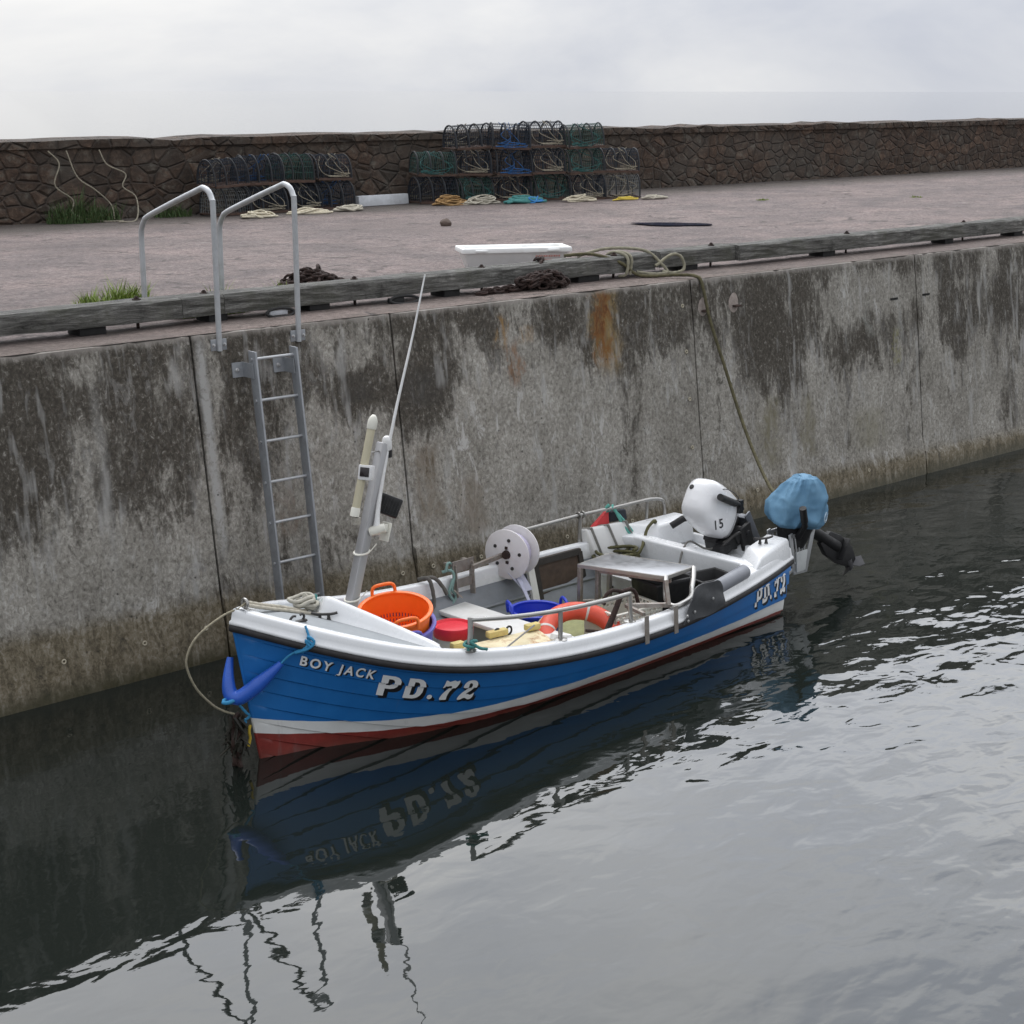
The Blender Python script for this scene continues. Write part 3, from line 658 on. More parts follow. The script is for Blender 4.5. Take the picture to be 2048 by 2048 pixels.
# ------------------------------------------------------------------ lobster creels piled against the parapet
CRF = M('creel_rubber', (.02, .022, .026), .7, var=.3); NETD = M('creel_net_navy', (.014, .022, .036), .8, var=.3); NETG = M('creel_net_green', (.03, .075, .065), .8, var=.3)
NETW = M('creel_net_pale', (.16, .17, .17), .8, var=.3); WOODB = M('creel_slats', (.075, .045, .034), .85, var=.35, vscale=12)
def make_creel(net, lash):
    e = empty('lobster_creel', (0, 0, 0)); Lc, Wc, Hc = .66, .44, .38
    f = MB()
    for y in (-Wc/2, Wc/2): f.beam((-Lc/2, y, .02), (Lc/2, y, .02), .035, .035)
    for k in range(6): f.beam((-Lc/2 + Lc * k / 5, -Wc/2, .03), (-Lc/2 + Lc * k / 5, Wc/2, .03), .045, .018)
    f.build('slatted_base', WOODB, e)
    arc = lambda x, g=0: [(x, Wc/2 * (1 + g) * math.cos(a), .03 + Hc * (1 + g) * math.sin(a) ** .8) for a in [PI * k / 12 for k in range(13)]]
    for k in range(4): MB().tube(arc(-Lc/2 + Lc * k / 3), .013, 6).build('hoop', CRF, e)
    n_ = MB()
    for k in range(18):
        n_.tube(arc(-Lc/2 + Lc * (k + .5) / 18, -.02), .0034, 3, smooth=False)
    for j in range(1, 13):
        a = PI * j / 13; n_.beam((-Lc/2, Wc/2 * .98 * math.cos(a), .03 + Hc * .98 * math.sin(a) ** .8), (Lc/2, Wc/2 * .98 * math.cos(a), .03 + Hc * .98 * math.sin(a) ** .8), .006, .006)
    for x in (-Lc/2, Lc/2):
        for j in range(1, 9): n_.beam((x, Wc/2 * math.cos(PI * j / 9), .03), (x, Wc/2 * math.cos(PI * j / 9), .03 + Hc * math.sin(PI * j / 9) ** .8), .006, .006)
        for j in range(1, 7):
            z = Hc * j / 7; hw = Wc/2 * math.cos(math.asin((j / 7) ** 1.25)); n_.beam((x, -hw, .03 + z), (x, hw, .03 + z), .006, .006)
    n_.build('netting', net, e)
    l_ = MB()
    rl_ = random.Random(len(protos))
    for s_ in range(4): l_.rope([(rl_.uniform(-.3, .3), -.235 + rl_.uniform(-.02, .01), rl_.uniform(.03, .12)) for _ in range(3)] + [(rl_.uniform(-.3, .3), -.20, rl_.uniform(.12, .25)), (rl_.uniform(-.3, .3), rl_.uniform(-.1, .1), .42)], .0055)
    l_.build('lashing', lash, e)
    return e
RC = M('rope_cream', (.52, .47, .36), .85, var=.18, vscale=30); RT = M('rope_teal', (.05, .20, .19), .8, var=.2, vscale=30); RB = M('rope_blue', (.03, .20, .50), .75, var=.15, vscale=30)
RY = M('rope_yellow', (.55, .42, .06), .8, var=.2, vscale=30); RO = M('rope_olive', (.14, .125, .05), .9, var=.3, vscale=24); RG = M('rope_seagreen', (.10, .34, .29), .8, var=.2, vscale=30)
RW = M('rope_grey', (.42, .39, .32), .9, var=.2, vscale=30)
protos = []
RCD = M('rope_dirty_cream', (.26, .235, .18), .9, var=.3, vscale=30); RTD = M('rope_dark_teal', (.025, .10, .095), .85, var=.3, vscale=30); RBD = M('rope_dull_blue', (.02, .09, .24), .85, var=.3, vscale=30)
for a_, b_ in ((NETD, RCD), (NETG, RTD), (NETD, RBD), (NETW, RCD)): protos.append(make_creel(a_, b_))
used = [False] * 4
ORD = ['first', 'second', 'third', 'fourth', 'fifth', 'sixth', 'seventh']
def creel_row(ax, ay, bx, by, n, z, off, where, row, kinds):
    dx, dy = bx - ax, by - ay; ln = math.hypot(dx, dy); an = math.atan2(dy, dx); nx_, ny_ = -dy / ln, dx / ln
    for i in range(n):
        f = (i + .5) / n; k = kinds[i % len(kinds)]
        o = protos[k] if not used[k] else copy_tree(protos[k]); used[k] = True
        zj = 0 if z == 0 else jit(.012); o.location = (ax + dx * f + nx_ * off + jit(.05), ay + dy * f + ny_ * off + jit(.07), QH + z + .004 + zj); o.scale = (random.uniform(.90, 1.05), random.uniform(.92, 1.06), random.uniform(.90, 1.02))
        o.rotation_euler = (jit(.03), jit(.05) * (z > 0), an + jit(.22) + (PI if random.random() < .4 else 0))
        kind = ['navy creel, cream rope', 'green creel, teal rope', 'navy creel, blue rope', 'pale creel, cream rope'][k]
        tag(o, f'{kind}, {ORD[i]} from left in {row} row of {where} pile', 'lobster creel', 'lobster creels piled on the quay')
creel_row(7.0, 9.75, 9.5, 9.95, 4, 0, .1, 'left', 'bottom', [3, 0, 0, 2])
creel_row(7.0, 9.8, 9.5, 10.0, 4, .415, .1, 'left', 'upper', [0, 2, 1, 0])
creel_row(10.8, 9.95, 14.5, 8.65, 6, 0, .1, 'right', 'bottom', [0, 1, 0, 1, 0, 3])
creel_row(10.8, 9.98, 14.5, 8.68, 6, .415, .1, 'right', 'middle', [1, 0, 2, 0, 1, 0])
creel_row(11.4, 9.8, 13.9, 8.9, 4, .83, .1, 'right', 'top', [0, 2, 0, 1])
def tangle(x, y, rx, ry, h, n, mat, r, lab, seed, cat='rope'):
    o = MB().rope(heap_path(x, y, QH + r, rx, ry, h, n, seed), r).build('rope_tangle', mat); tag(o, lab, cat)
tangle(7.35, 9.15, .35, .16, .10, 34, RC, .014, 'cream rope tangle at the front left of the left creel pile', 11)
tangle(8.35, 9.30, .40, .16, .09, 34, RC, .014, 'cream rope tangle in front of the middle of the left creel pile', 12)
tangle(9.15, 9.42, .32, .15, .10, 30, RW, .016, 'grey rope tangle at the right end of the left creel pile', 13)
tangle(11.0, 9.33, .36, .16, .20, 44, M('net_orange_brown', (.33, .20, .08), .85, var=.3), .010, 'orange brown netting bundled at the left end of the long creel pile', 14, 'netting')
tangle(11.55, 9.22, .40, .13, .15, 40, RW, .012, 'pale grey net rope beside the orange brown netting', 15)
tangle(12.2, 8.95, .45, .14, .12, 40, RT, .022, 'thick teal rope coil before the long creel pile', 16)
tangle(12.35, 8.86, .22, .08, .12, 12, RB, .012, 'bright blue rope strand over the teal rope coil', 17)
tangle(13.1, 8.62, .40, .12, .14, 40, RC, .011, 'cream and green net rope at the middle of the long creel pile', 18)
tangle(13.9, 8.35, .30, .10, .07, 24, RY, .011, 'yellow rope ends at the right of the long creel pile', 19)
tangle(14.4, 8.2, .35, .10, .08, 24, RW, .013, 'grey rope end at the far right of the creel piles', 20)
o = MB().rope([(4.85, 10.33, QH + .95), (4.97, 10.27, QH + .78), (4.88, 10.25, QH + .5), (5.10, 10.2, QH + .30), (5.05, 10.1, QH + .12), (5.35, 9.95, QH + .02), (5.6, 9.75, QH + .02)], .010).rope([(5.1, 10.3, QH + .95), (5.2, 10.22, QH + .6), (5.42, 10.15, QH + .42), (5.62, 10.12, QH + .22), (5.6, 10.0, QH + .03)], .010).rope([(5.6, 10.33, QH + .95), (5.68, 10.27, QH + .75), (5.92, 10.22, QH + .62), (5.85, 10.18, QH + .45), (6.0, 10.1, QH + .3), (5.85, 9.85, QH + .02), (5.45, 9.6, QH + .02)], .010).build('hanging_rope', RCD)
tag(o, 'cream ropes hanging down the stone parapet over the weeds', 'rope')
tag(MB().hexa([(9.75, 10.0, QH + .004), (10.75, 10.05, QH + .004), (10.75, 10.17, QH + .004), (9.75, 10.12, QH + .004)], [(9.75, 10.02, QH + .16), (10.75, 10.07, QH + .16), (10.75, 10.17, QH + .16), (9.75, 10.12, QH + .16)]).build('white_plank', M('painted_plank', (.55, .57, .6), .6, var=.15), bevel=.005), 'pale painted plank lying between the two creel piles', 'plank')
# ------------------------------------------------------------------ the boat
WHITE = M('white_gelcoat', (.74, .755, .77), .28, var=.03, vscale=4, dirt=(.60, .59, .57), dirt_amt=.2)
GREYD = M('deck_grey', (.29, .31, .325), .75, var=.06, vscale=7, dirt=(.28, .29, .29), dirt_amt=.5, bmp=.25, bscale=160)
LINER = M('liner_grey', (.185, .20, .215), .55, var=.08, vscale=5, dirt=(.12, .12, .115), dirt_amt=.5)
FLOORM = M('floor_green', (.40, .41, .20), .8, var=.12, vscale=14, dirt=(.30, .30, .20), bmp=.3)
THW = M('thwart_white', (.66, .66, .64), .6, var=.04, vscale=7, dirt=(.45, .42, .37), dirt_amt=.5)
STEEL = M('stainless_steel', (.36, .355, .34), .34, .80, var=.06, dirt=(.34, .30, .26), dirt_amt=.5)
STEELD = M('stained_steel', (.30, .275, .25), .45, .6, var=.18, vscale=16, dirt=(.16, .09, .055), dirt_amt=.7)
ALU = M('mast_aluminium', (.40, .40, .41), .40, .55, var=.06, vscale=6, stretch=(1, 1, .2))
BLACKP = M('black_plastic', (.008, .008, .009), .58, var=.2)
DARKM = M('dark_metal', (.045, .043, .042), .5, .4, var=.3)
WPL = M('aged_white_plastic', (.68, .67, .60), .45, var=.05)

boat = empty('fishing_boat', STEM, YAW, 'small blue, white and red clinker fishing boat moored along the quay wall', 'fishing boat')
# paint follows the waterline
hm, nt, bs = nt_new('hull_paint')
v = objco(nt); sx = N(nt, 'ShaderNodeSeparateXYZ'); L(nt, v, sx.inputs[0])
ex = mth(nt, 'EXPONENT', mth(nt, 'DIVIDE', mth(nt, 'ADD', sx.outputs[0], .13), -.6))
wob = mth(nt, 'MULTIPLY', mth(nt, 'SUBTRACT', noi(nt, objco(nt, (1, .01, .01)), 5, 2), .5), .012)
z_ = mth(nt, 'ADD', sx.outputs[2], wob)
zw = mth(nt, 'ADD', mth(nt, 'MULTIPLY', ex, .195), .118); zr = mth(nt, 'ADD', mth(nt, 'MULTIPLY', ex, .172), .036)
n1 = noi(nt, v, 5, 6, .65)
blue = ramp(nt, n1, [(.3, (.010, .125, .39)), (.7, (.016, .158, .455))])
white = ramp(nt, n1, [(.3, (.60, .61, .60)), (.7, (.70, .71, .70))])
red = ramp(nt, noi(nt, v, 9, 7, .7), [(.3, (.15, .022, .018)), (.7, (.26, .038, .030))])
c = mix(nt, mth(nt, 'GREATER_THAN', z_, zw), white, blue)
c = mix(nt, mth(nt, 'GREATER_THAN', z_, zr), red, c)
sc = N(nt, 'ShaderNodeMapRange', ins={1: .0, 2: .10, 3: .5, 4: 0}); L(nt, mth(nt, 'ADD', z_, mth(nt, 'MULTIPLY', n1, .05)), sc.inputs[0])
c = mix(nt, sc.outputs[0], c, (.06, .05, .035))
scf = mth(nt, 'MULTIPLY', ramp(nt, noi(nt, objco(nt, (1, .3, .12)), 14, 6, .7, .4), [(.60, 0.0), (.72, .35)]), ramp(nt, n1, [(.42, 0.0), (.55, 1.0)]))
c = mix(nt, scf, c, (.16, .17, .17))
L(nt, c, bs.inputs['Base Color'])
L(nt, ramp(nt, n1, [(.3, .30), (.7, .45)]), bs.inputs['Roughness'])
HULLM = hm
LAPS = [.0, .072] + [.072 + .11 * k for k in range(1, 12)]
LT = .017
def hull_rows(side):
    rows = []
    for si in range(len(LAPS) - 1):
        d0, d1 = LAPS[si], LAPS[si + 1]
        for k in range(6):
            f = (0, .07, .3, .6, .85, 1)[k]; row = []
            for i in range(121):
                u = (i / 120) ** 1.35
                # x depends on z through the stem rake: two passes are enough
                x = xstem(.4) + u * (xtran(.3) - xstem(.4)); z = .4
                for _ in range(4):
                    z = max(-.28, zsheer(x) - (d0 + (d1 - d0) * f)); x = xstem(z) + u * (xtran(z) - xstem(z))
                y = hull_y(x, z)
                fade = min(1, u / .05)
                y += (LT * f - LT * .5 - (.016 if f < .05 and si else 0)) * fade if z > -.27 else 0
                row.append(B(x, side * max(y, 0), z))
            rows.append(row)
    return rows
hb = MB()
for s_ in (1, -1):
    R_ = hull_rows(s_)
    hb.grid(R_, True)
    if s_ == 1: trp = [r[-1] for r in R_]
    else: trs = [r[-1] for r in R_]
hb.grid([trp, trs], False)
hull = hb.build('hull', HULLM, boat, sharp=30)
# stem band
MB().tube([B(xstem(z) - .004, 0, z) for z in [-.25 + .06 * k for k in range(21)]], .013, 8).build('stem_band', HULLM, boat)

# gunwale moulding, swept from the port quarter round the bow to the starboard quarter
gp = []
ts = [4.90 - .1 * k for k in range(46)] + [.38, .3, .22, .15, .08, .02, -.03, -.08, -.12, -.15]
for t in ts: gp.append((t, max(bdeck(t), .012)))
GP = gp + [(-.178, 0)] + [(t, -p) for t, p in reversed(gp)]
def sweep(prof, closed_prof=False, path=GP):
    rows = []; n = len(path)
    for i, (t, p) in enumerate(path):
        a = path[max(0, i - 1)]; b = path[min(n - 1, i + 1)]
        dx, dy = b[0] - a[0], b[1] - a[1]; l = math.hypot(dx, dy)
        nx_, ny_ = dy / l, -dx / l
        # outward: away from the centreline / forward at the bow
        if nx_ * (t - 2.4) + ny_ * p < 0: nx_, ny_ = -nx_, -ny_
        rows.append([B(t + nx_ * o, p + ny_ * o, zsheer(t) + z) for o, z in prof])
    return rows
gun = MB().grid(sweep([(.004, -.004), (.020, .002), (.023, .012), (.018, .024), (.006, .030), (.001, .055), (-.006, .083), (-.011, .092), (-.020, .098), (-.035, .1), (-.068, .1), (-.078, .096), (-.083, .086), (-.085, .0), (-.085, -.045), (-.075, -.05)]), True).build('gunwale', WHITE, boat, sharp=60)
MB().grid(sweep([(.002, -.046), (.018, -.045), (.026, -.036), (.028, -.022), (.026, -.008), (.018, .001), (.004, .001)]), True).build('rub_strake', M('rub_strake_black', (.018, .016, .017), .6, var=.3, dirt=(.05, .045, .045)), boat, sharp=60)

# foredeck, V coaming
def coam(t): # half width of the cockpit opening at the deck
    if t < .56: return 0
    return min(1, (t - .56) / .36) ** .92 * (bdeck(t) - .085)
dk = MB(); rows = []
for i in range(40):
    t = -.12 + i * (1.05 / 39)
    bi = max(.004, bdeck(t) - .082); c0 = min(coam(t), bi - .001); row = []
    for s_ in (1, -1):
        for k in range(9):
            f = k / 8 if s_ == 1 else 1 - k / 8
            p = (bi + (c0 - bi) * f)
            z = zsheer(t) + .088 + .045 * (1 - (p / max(bi, .05)) ** 2) * min(1, bi / .3)
            row.append((s_ * p, z, t))
    rows.append([B(t_, p_, z__) for p_, z__, t_ in row])
dkm = MB(); dkm.grid([r[:9] for r in rows], True); dkm.grid([r[9:] for r in rows], True)
dkm.build('foredeck', GREYD, boat)
cpath = []
for k in range(41):
    f = (k - 20) / 20; a = abs(f); t = .56 + .38 * a ** 1.12
    cpath.append((t, (1 if f > 0 else -1) * coam(t), a))
rows = []
for i, (t, p, a) in enumerate(cpath):
    A_ = cpath[max(0, i - 1)]; Z_ = cpath[min(40, i + 1)]
    dx, dy = Z_[0] - A_[0], Z_[1] - A_[1]; l = math.hypot(dx, dy); nx_, ny_ = -dy / l, dx / l
    if nx_ > 0: nx_, ny_ = -nx_, -ny_
    h = .135 * (1 - a ** 1.5); z0 = zsheer(t) + .098 + .04 * (1 - a)
    pr = [(.105, -.03), (.085, -.008), (.055, h * .12), (.030, h * .45), (.010, h * .85), (-.004, h * .97), (-.02, h), (-.034, h * .97), (-.042, h * .9), (-.045, h * .5), (-.048, -.16)]
    rows.append([B(t + nx_ * o * ((1 - a ** 3) if o > 0 else 1), p + ny_ * o * ((1 - a ** 3) if o > 0 else 1), z0 + z) for o, z in pr])
MB().grid(rows, True).build('coaming', WHITE, boat, sharp=55)

# inside: liner, floor, thwart, bulkhead
def liner_p(t, z):
    top = bdeck(t) - .082; zt = zsheer(t) - .04
    f = max(0, min(1, (zt - z) / max(.05, zt - .08)))
    return top - (.20 * f ** 1.2 + .03 * (f > .02)) * min(1, max(.2, t))
lm = MB()
for s_ in (1, -1):
    rows = []
    for i in range(60):
        t = .55 + i * (4.35 - .55) / 59
        zt = zsheer(t) - .03
        rows.append([B(t, s_ * min(liner_p(t, zt + (.06 - zt) * k / 8), hull_y(t, zt + (.06 - zt) * k / 8) - .035), zt + (.06 - zt) * k / 8) for k in range(9)])
    lm.grid(rows, True)
lm.build('cockpit_liner', LINER, boat)
for s_ in (1, -1):
    MB().tube([B(t, s_ * (liner_p(t, zsheer(t) - .17) - .008), zsheer(t) - .17) for t in [.9 + .1 * k for k in range(34)]], .014, 6).build('stringer', LINER, boat)
fm = MB(); fm.grid([[B(t, s * (hull_y(t, .085) - .045), .085) for s in (-1, 1)] for t in [.75 + .2 * k for k in range(19)]], False)
fm.build('cockpit_floor', FLOORM, boat)
zz_ = [.05 + .53 * k / 8 for k in range(9)]
MB().grid([[B(.93, s * (hull_y(.90, z) - .045), z) for z in zz_] for s in (-1, 1)], False).build('bulkhead', LINER, boat)
MB().box(B(2.38, 0, .278), (.30, 1.56, .035)).build('thwart', THW, boat, bevel=.008)
tf_ = MB().box(B(2.27, -.02, .17), (.02, 1.36, .17)).build('thwart_riser', LINER, boat)

# stern moulding: well rim, well floor, raised quarters
st = MB()
st.hexa([B(4.28, .66, .30), B(4.40, .65, .30), B(4.40, -.65, .30), B(4.28, -.66, .30)], [B(4.26, .735, .525), B(4.39, .72, .525), B(4.39, -.72, .525), B(4.26, -.735, .525)])
st.build('well_rim', WHITE, boat, bevel=.022, seg=3)
MB().hexa([B(4.36, .62, .34), B(4.84, .56, .34), B(4.84, -.56, .34), B(4.36, -.62, .34)], [B(4.36, .62, .40), B(4.84, .56, .40), B(4.84, -.56, .40), B(4.36, -.62, .40)]).build('motor_well', WHITE, boat, bevel=.01)
for s_ in (1, -1):
    q = MB()
    q.hexa([B(4.10, s_ * .775, .44), B(4.40, s_ * .40, .40), B(4.86, s_ * .36, .40), B(4.88, s_ * .625, .44)][::s_],
           [B(4.34, s_ * .715, .590), B(4.48, s_ * .46, .595), B(4.84, s_ * .39, .625), B(4.86, s_ * .60, .620)][::s_])
    q.build('stern_quarter', WHITE, boat, bevel=.028, seg=3)
    k_ = MB()     # knee that fills the corner between gunwale and rim
    k_.hexa([B(4.20, s_ * .73, .40), B(4.30, s_ * .48, .42), B(4.40, s_ * .60, .42), B(4.30, s_ * .73, .42)][::s_], [B(4.18, s_ * .735, zsheer(4.18) + .096), B(4.28, s_ * .50, .521), B(4.40, s_ * .60, .521), B(4.30, s_ * .74, .521)][::s_])
    k_.build('corner_knee', WHITE, boat, bevel=.015)
MB().hexa([B(4.33, .57, .07), B(4.35, .57, .07), B(4.35, -.57, .07), B(4.33, -.57, .07)], [B(4.32, .64, .34), B(4.34, .64, .34), B(4.34, -.64, .34), B(4.32, -.64, .34)]).build('stern_bulkhead', M('bulkhead_pale', (.36, .375, .385), .6, var=.06, dirt=(.2, .2, .2)), boat)
MB().hexa([B(4.83, .40, .10), B(4.875, .40, .10), B(4.875, -.40, .10), B(4.83, -.40, .10)], [B(4.84, .40, .47), B(4.885, .40, .47), B(4.885, -.40, .47), B(4.84, -.40, .47)]).build('transom_pad', WHITE, boat, bevel=.008)
ub = MB()     # side bench at the stern, grey top
ub.hexa([B(3.95, -.62, .08), B(4.32, -.56, .08), B(4.32, .40, .08), B(3.95, .45, .08)], [B(3.95, -.68, .24), B(4.32, -.60, .24), B(4.32, .42, .24), B(3.95, .47, .24)])
ub.build('stern_locker', M('locker_grey', (.33, .345, .355), .6, var=.06, dirt=(.2, .2, .2)), boat, bevel=.01)

# cleats, fairleads, bow ring
def cleat(t, p, z, an, s=1.0, mat=DARKM):
    d = Vector((math.cos(an), math.sin(an), 0)); c = B(t, p, z); m_ = MB()
    m_.tube(spl([c - d * .085 * s + Vector((0, 0, .046)), c - d * .04 * s + Vector((0, 0, .036)), c + d * .04 * s + Vector((0, 0, .036)), c + d * .085 * s + Vector((0, 0, .046))], .02), .0095 * s, 7)
    for k in (-.028, .028): m_.lathe([(.016 * s, -.006), (.011 * s, .01), (.009 * s, .036)], c + d * k * s, n=8)
    return m_.build('cleat', mat, boat)
cleat(.50, .055, zsheer(.5) + .128, -.75)
cleat(4.60, .53, .618, -.45)
fl = MB(); c = B(.20, .17, zsheer(.2) + .112)
for s_ in (-1, 1): fl.tube(spl([c + Vector((.045 * s_, .01, 0)), c + Vector((.055 * s_, .005, .025)), c + Vector((.035 * s_, 0, .045)), c + Vector((.018 * s_, -.004, .042))], .008), .008, 7)
fl.box(c, (.13, .03, .012)); fl.build('fairlead', DARKM, boat)
br = MB(); c = B(-.075, 0, zsheer(-.07) + .155)
br.tube([c + Vector((0, .028 * math.cos(a), .028 * math.sin(a))) for a in [2 * PI * k / 16 for k in range(16)]], .011, 8, True); br.lathe([(.035, -.055), (.03, -.04), (.014, -.03)], c, n=10)
br.build('bow_ring', STEEL, boat)

# rails
def rail(path, r=.0165): return MB().tube(spl(path, .03), r, 10)
pr_ = [(1.13, .765), (1.17, .775), (1.55, .795), (1.93, .81), (2.3, .82), (2.62, .825)]
rp = [B(t, p, zsheer(t) + .305) for t, p in pr_]
R1 = rail(rp).tube(spl([rp[0] + Vector((0, 0, .012)), B(1.12, .775, zsheer(1.12) + .2), B(1.10, .775, zsheer(1.1) + .095)], .05), .0185, 10)
R1.tube([rp[3], B(1.92, .82, zsheer(1.92) + .095)], .0165, 10).tube([rp[5] + Vector((0, 0, .01)), B(2.63, .84, zsheer(2.63) + .095)], .0165, 10)
PR = R1.build('port_rail', STEEL, boat)
for t in (1.10, 1.92, 2.63): MB().lathe([(.045, 0), (.045, .006), (.02, .01)], B(t, .79 if t < 1.5 else .825, zsheer(t) + .098), n=14).build('foot_flange', STEEL, PR)
sr = [(3.18, -.842, .72), (3.5, -.83, .725), (3.87, -.80, .735), (4.28, -.72, .75), (4.54, -.665, .765), (4.62, -.645, .765), (4.70, -.625, .75), (4.735, -.618, .70), (4.745, -.617, .52)]
R2 = rail([B(*q) for q in sr], .015)
R2.tube([B(3.87, -.80, .735), B(3.87, -.81, .49)], .016, 10).tube([B(4.56, -.66, .76), B(4.56, -.668, .52)], .013, 8)
SR = R2.build('starboard_rail', STEEL, boat)
cl_ = MB()
for t in (3.85, 3.90): cl_.tube([B(t, -.80, .735) + Vector((0, .024 * math.cos(a), .024 * math.sin(a))) for a in [2 * PI * k / 12 for k in range(12)]], .008, 6, True)
cl_.build('clamp', STEEL, SR)

# mast
m0, m1 = B(.745, -.15, .30), B(1.205, -.15, 1.86)
md = (m1 - m0).normalized()
def mp_(z): return m0 + md * ((z - .30) / md.z)
MAST = MB().beam(m0, m1, .072, .068, (1, 0, .3)).build('mast', ALU, boat, bevel=.008)
def sub(mb, name, mat, **k): return mb.build(name, mat, MAST, **k)
bx = Vector((-1, 0, md.x / md.z)).normalized()      # forward of the mast face
lt = Vector((0, -1, 0))                             # port
ra, rb = B(.915, -.115, 1.43), B(1.095, -.115, 2.06); rd = (rb - ra).normalized(); rl = (rb - ra).length
RR = sub(MB().lathe([(.0, 0), (.026, .001), (.0275, .02), (.0275, rl - .07), (.026, rl - .06)], ra, rd, 18), 'radar_reflector', M('reflector_cream', (.50, .46, .33), .4, var=.06, vscale=5))
MB().lathe([(.031, rl - .085), (.033, rl - .08), (.033, rl - .03), (.024, rl - .005), (.010, rl + .012), (0, rl + .013)], ra, rd, 18).build('end_cap', WPL, RR)
MB().lathe([(0, -.02), (.031, -.02), (.031, .035), (.028, .04)], ra, rd, 18).build('end_cap', WPL, RR)
sub(MB().box(ra + rd * -.045 + Vector((.02, 0, -.01)), (.05, .04, .05)).tube([ra + rd * -.02, ra + rd * -.05, ra + Vector((.05, .02, -.08))], .012, 6), 'reflector_bracket', M('bracket_tarnished', (.33, .31, .27), .6, var=.4, vscale=40), bevel=.004)
sub(MB().tube([ra + rd * (rl * .62), ra + rd * (rl * .62) + Vector((.14, .03, -.01))], .006, 6), 'stay', STEEL)
nb = ra + rd * (rl * .43) - Vector((.0, .035, 0)); rot = Matrix.Rotation(math.radians(22), 3, 'Z') @ Matrix.Rotation(math.radians(12), 3, 'Y')
NL = sub(MB().box(nb, (.05, .10, .10), rot), 'camera_box', M('box_white', (.66, .66, .66), .4), bevel=.006)
MB().box(nb + rot @ Vector((-.027, 0, .004)), (.008, .066, .062), rot).build('lens', M('dark_lens', (.012, .008, .010), .2), NL, bevel=.002)
dm = B(1.225, -.14, 1.80)
DL = sub(MB().lathe([(.030, 0), (.034, .01), (.033, .06), (.026, .085), (.012, .095), (0, .097)], dm + Vector((0, 0, .01)), n=16), 'mast_light', M('lamp_white', (.72, .72, .72), .3))
MB().lathe([(.034, -.04), (.034, .01)], dm, n=16).build('lamp_base', BLACKP, DL)
am = B(1.075, -.09, 1.29)
AM = sub(MB().lathe([(.03, -.05), (.035, 0), (.03, .06)], am, (.3, -.25, .1), 14).box(am + Vector((.09, .01, -.03)), (.012, .09, .13), Matrix.Rotation(.3, 3, 'Y')).box(am + Vector((.055, .005, 0)), (.07, .05, .05)), 'antenna_mount', WPL, bevel=.004)
ap = [am, B(1.10, -.10, 1.42), B(1.17, -.115, 1.66), B(1.30, -.125, 2.08), B(1.46, -.13, 2.55), B(1.585, -.135, 2.955)]
aps = spl(ap, .06); nn_ = len(aps)
sub(MB().tube(aps, [.019 - .005 * min(1, i / 6) - .009 * (i / nn_) for i in range(nn_)], 8).lathe([(.025, 0), (.022, .04), (.014, .12)], am, (ap[1] - am), 12), 'whip_antenna', M('antenna_white', (.74, .74, .74), .3))
fc = B(1.235, -.14, 1.42); rot = Matrix.Rotation(math.radians(22), 3, Vector((.766, .588, -.26))) @ Matrix.Rotation(math.radians(48), 3, 'Z') @ Matrix.Rotation(math.radians(24), 3, 'Y')
FL = sub(MB().box(fc, (.07, .155, .135), rot), 'floodlight', BLACKP, bevel=.012)
fins = MB()
for k in range(7): fins.box(fc + rot @ Vector((-.042, -.06 + .02 * k, 0)), (.016, .005, .11), rot)
fins.build('cooling_fin', BLACKP, FL)
for z in (1.14, .83):
    c = mp_(z); sub(MB().tube([c + Vector((.052 * math.cos(a), .052 * math.sin(a), .008 * math.cos(a))) for a in [2 * PI * k / 20 for k in range(20)]], .0075, 6, True).tube([c + Vector((.05, -.03, 0)), c + Vector((.09, -.05, .05))], .004, 5), 'cable_tie', WPL)
sub(MB().tube(spl([dm, mp_(1.7) + Vector((.055, 0, 0)), mp_(1.5) + Vector((.05, -.01, 0)), mp_(1.35) + Vector((.052, 0, 0))], .05), .005, 6), 'cable', BLACKP)

# lettering: glyph outlines set on the planking
def glyph_mesh(splines, depth=0):
    cu = bpy.data.curves.new('glyph', 'CURVE'); cu.dimensions = '2D'; cu.fill_mode = 'BOTH'
    for pts in splines:
        s = cu.splines.new('POLY'); s.points.add(len(pts) - 1); s.use_cyclic_u = True
        for q, (x, y) in zip(s.points, pts): q.co = (x, y, 0, 1)
    ob = bpy.data.objects.new('glyph', cu); COL.objects.link(ob)
    bpy.context.view_layer.update()
    me = bpy.data.meshes.new_from_object(ob.evaluated_get(bpy.context.evaluated_depsgraph_get()))
    bpy.data.objects.remove(ob); bpy.data.curves.remove(cu)
    return me
def font_mesh(txt, size, offset, shear, sp=1.22):
    cu = bpy.data.curves.new('txt', 'FONT'); cu.body = txt; cu.size = size; cu.offset = offset; cu.shear = shear; cu.fill_mode = 'BOTH'; cu.space_character = sp
    ob = bpy.data.objects.new('txt', cu); COL.objects.link(ob)
    bpy.context.view_layer.update()
    me = bpy.data.meshes.new_from_object(ob.evaluated_get(bpy.context.evaluated_depsgraph_get()))
    bpy.data.objects.remove(ob); bpy.data.curves.remove(cu)
    return me
def circ(x, y, r, n=16): return [(x + r * math.cos(2 * PI * k / n), y + r * math.sin(2 * PI * k / n)) for k in range(n)]
def smooth2(pts): return [(v.x, v.y) for v in spl([(x, y, 0) for x, y in pts], .05, True)]
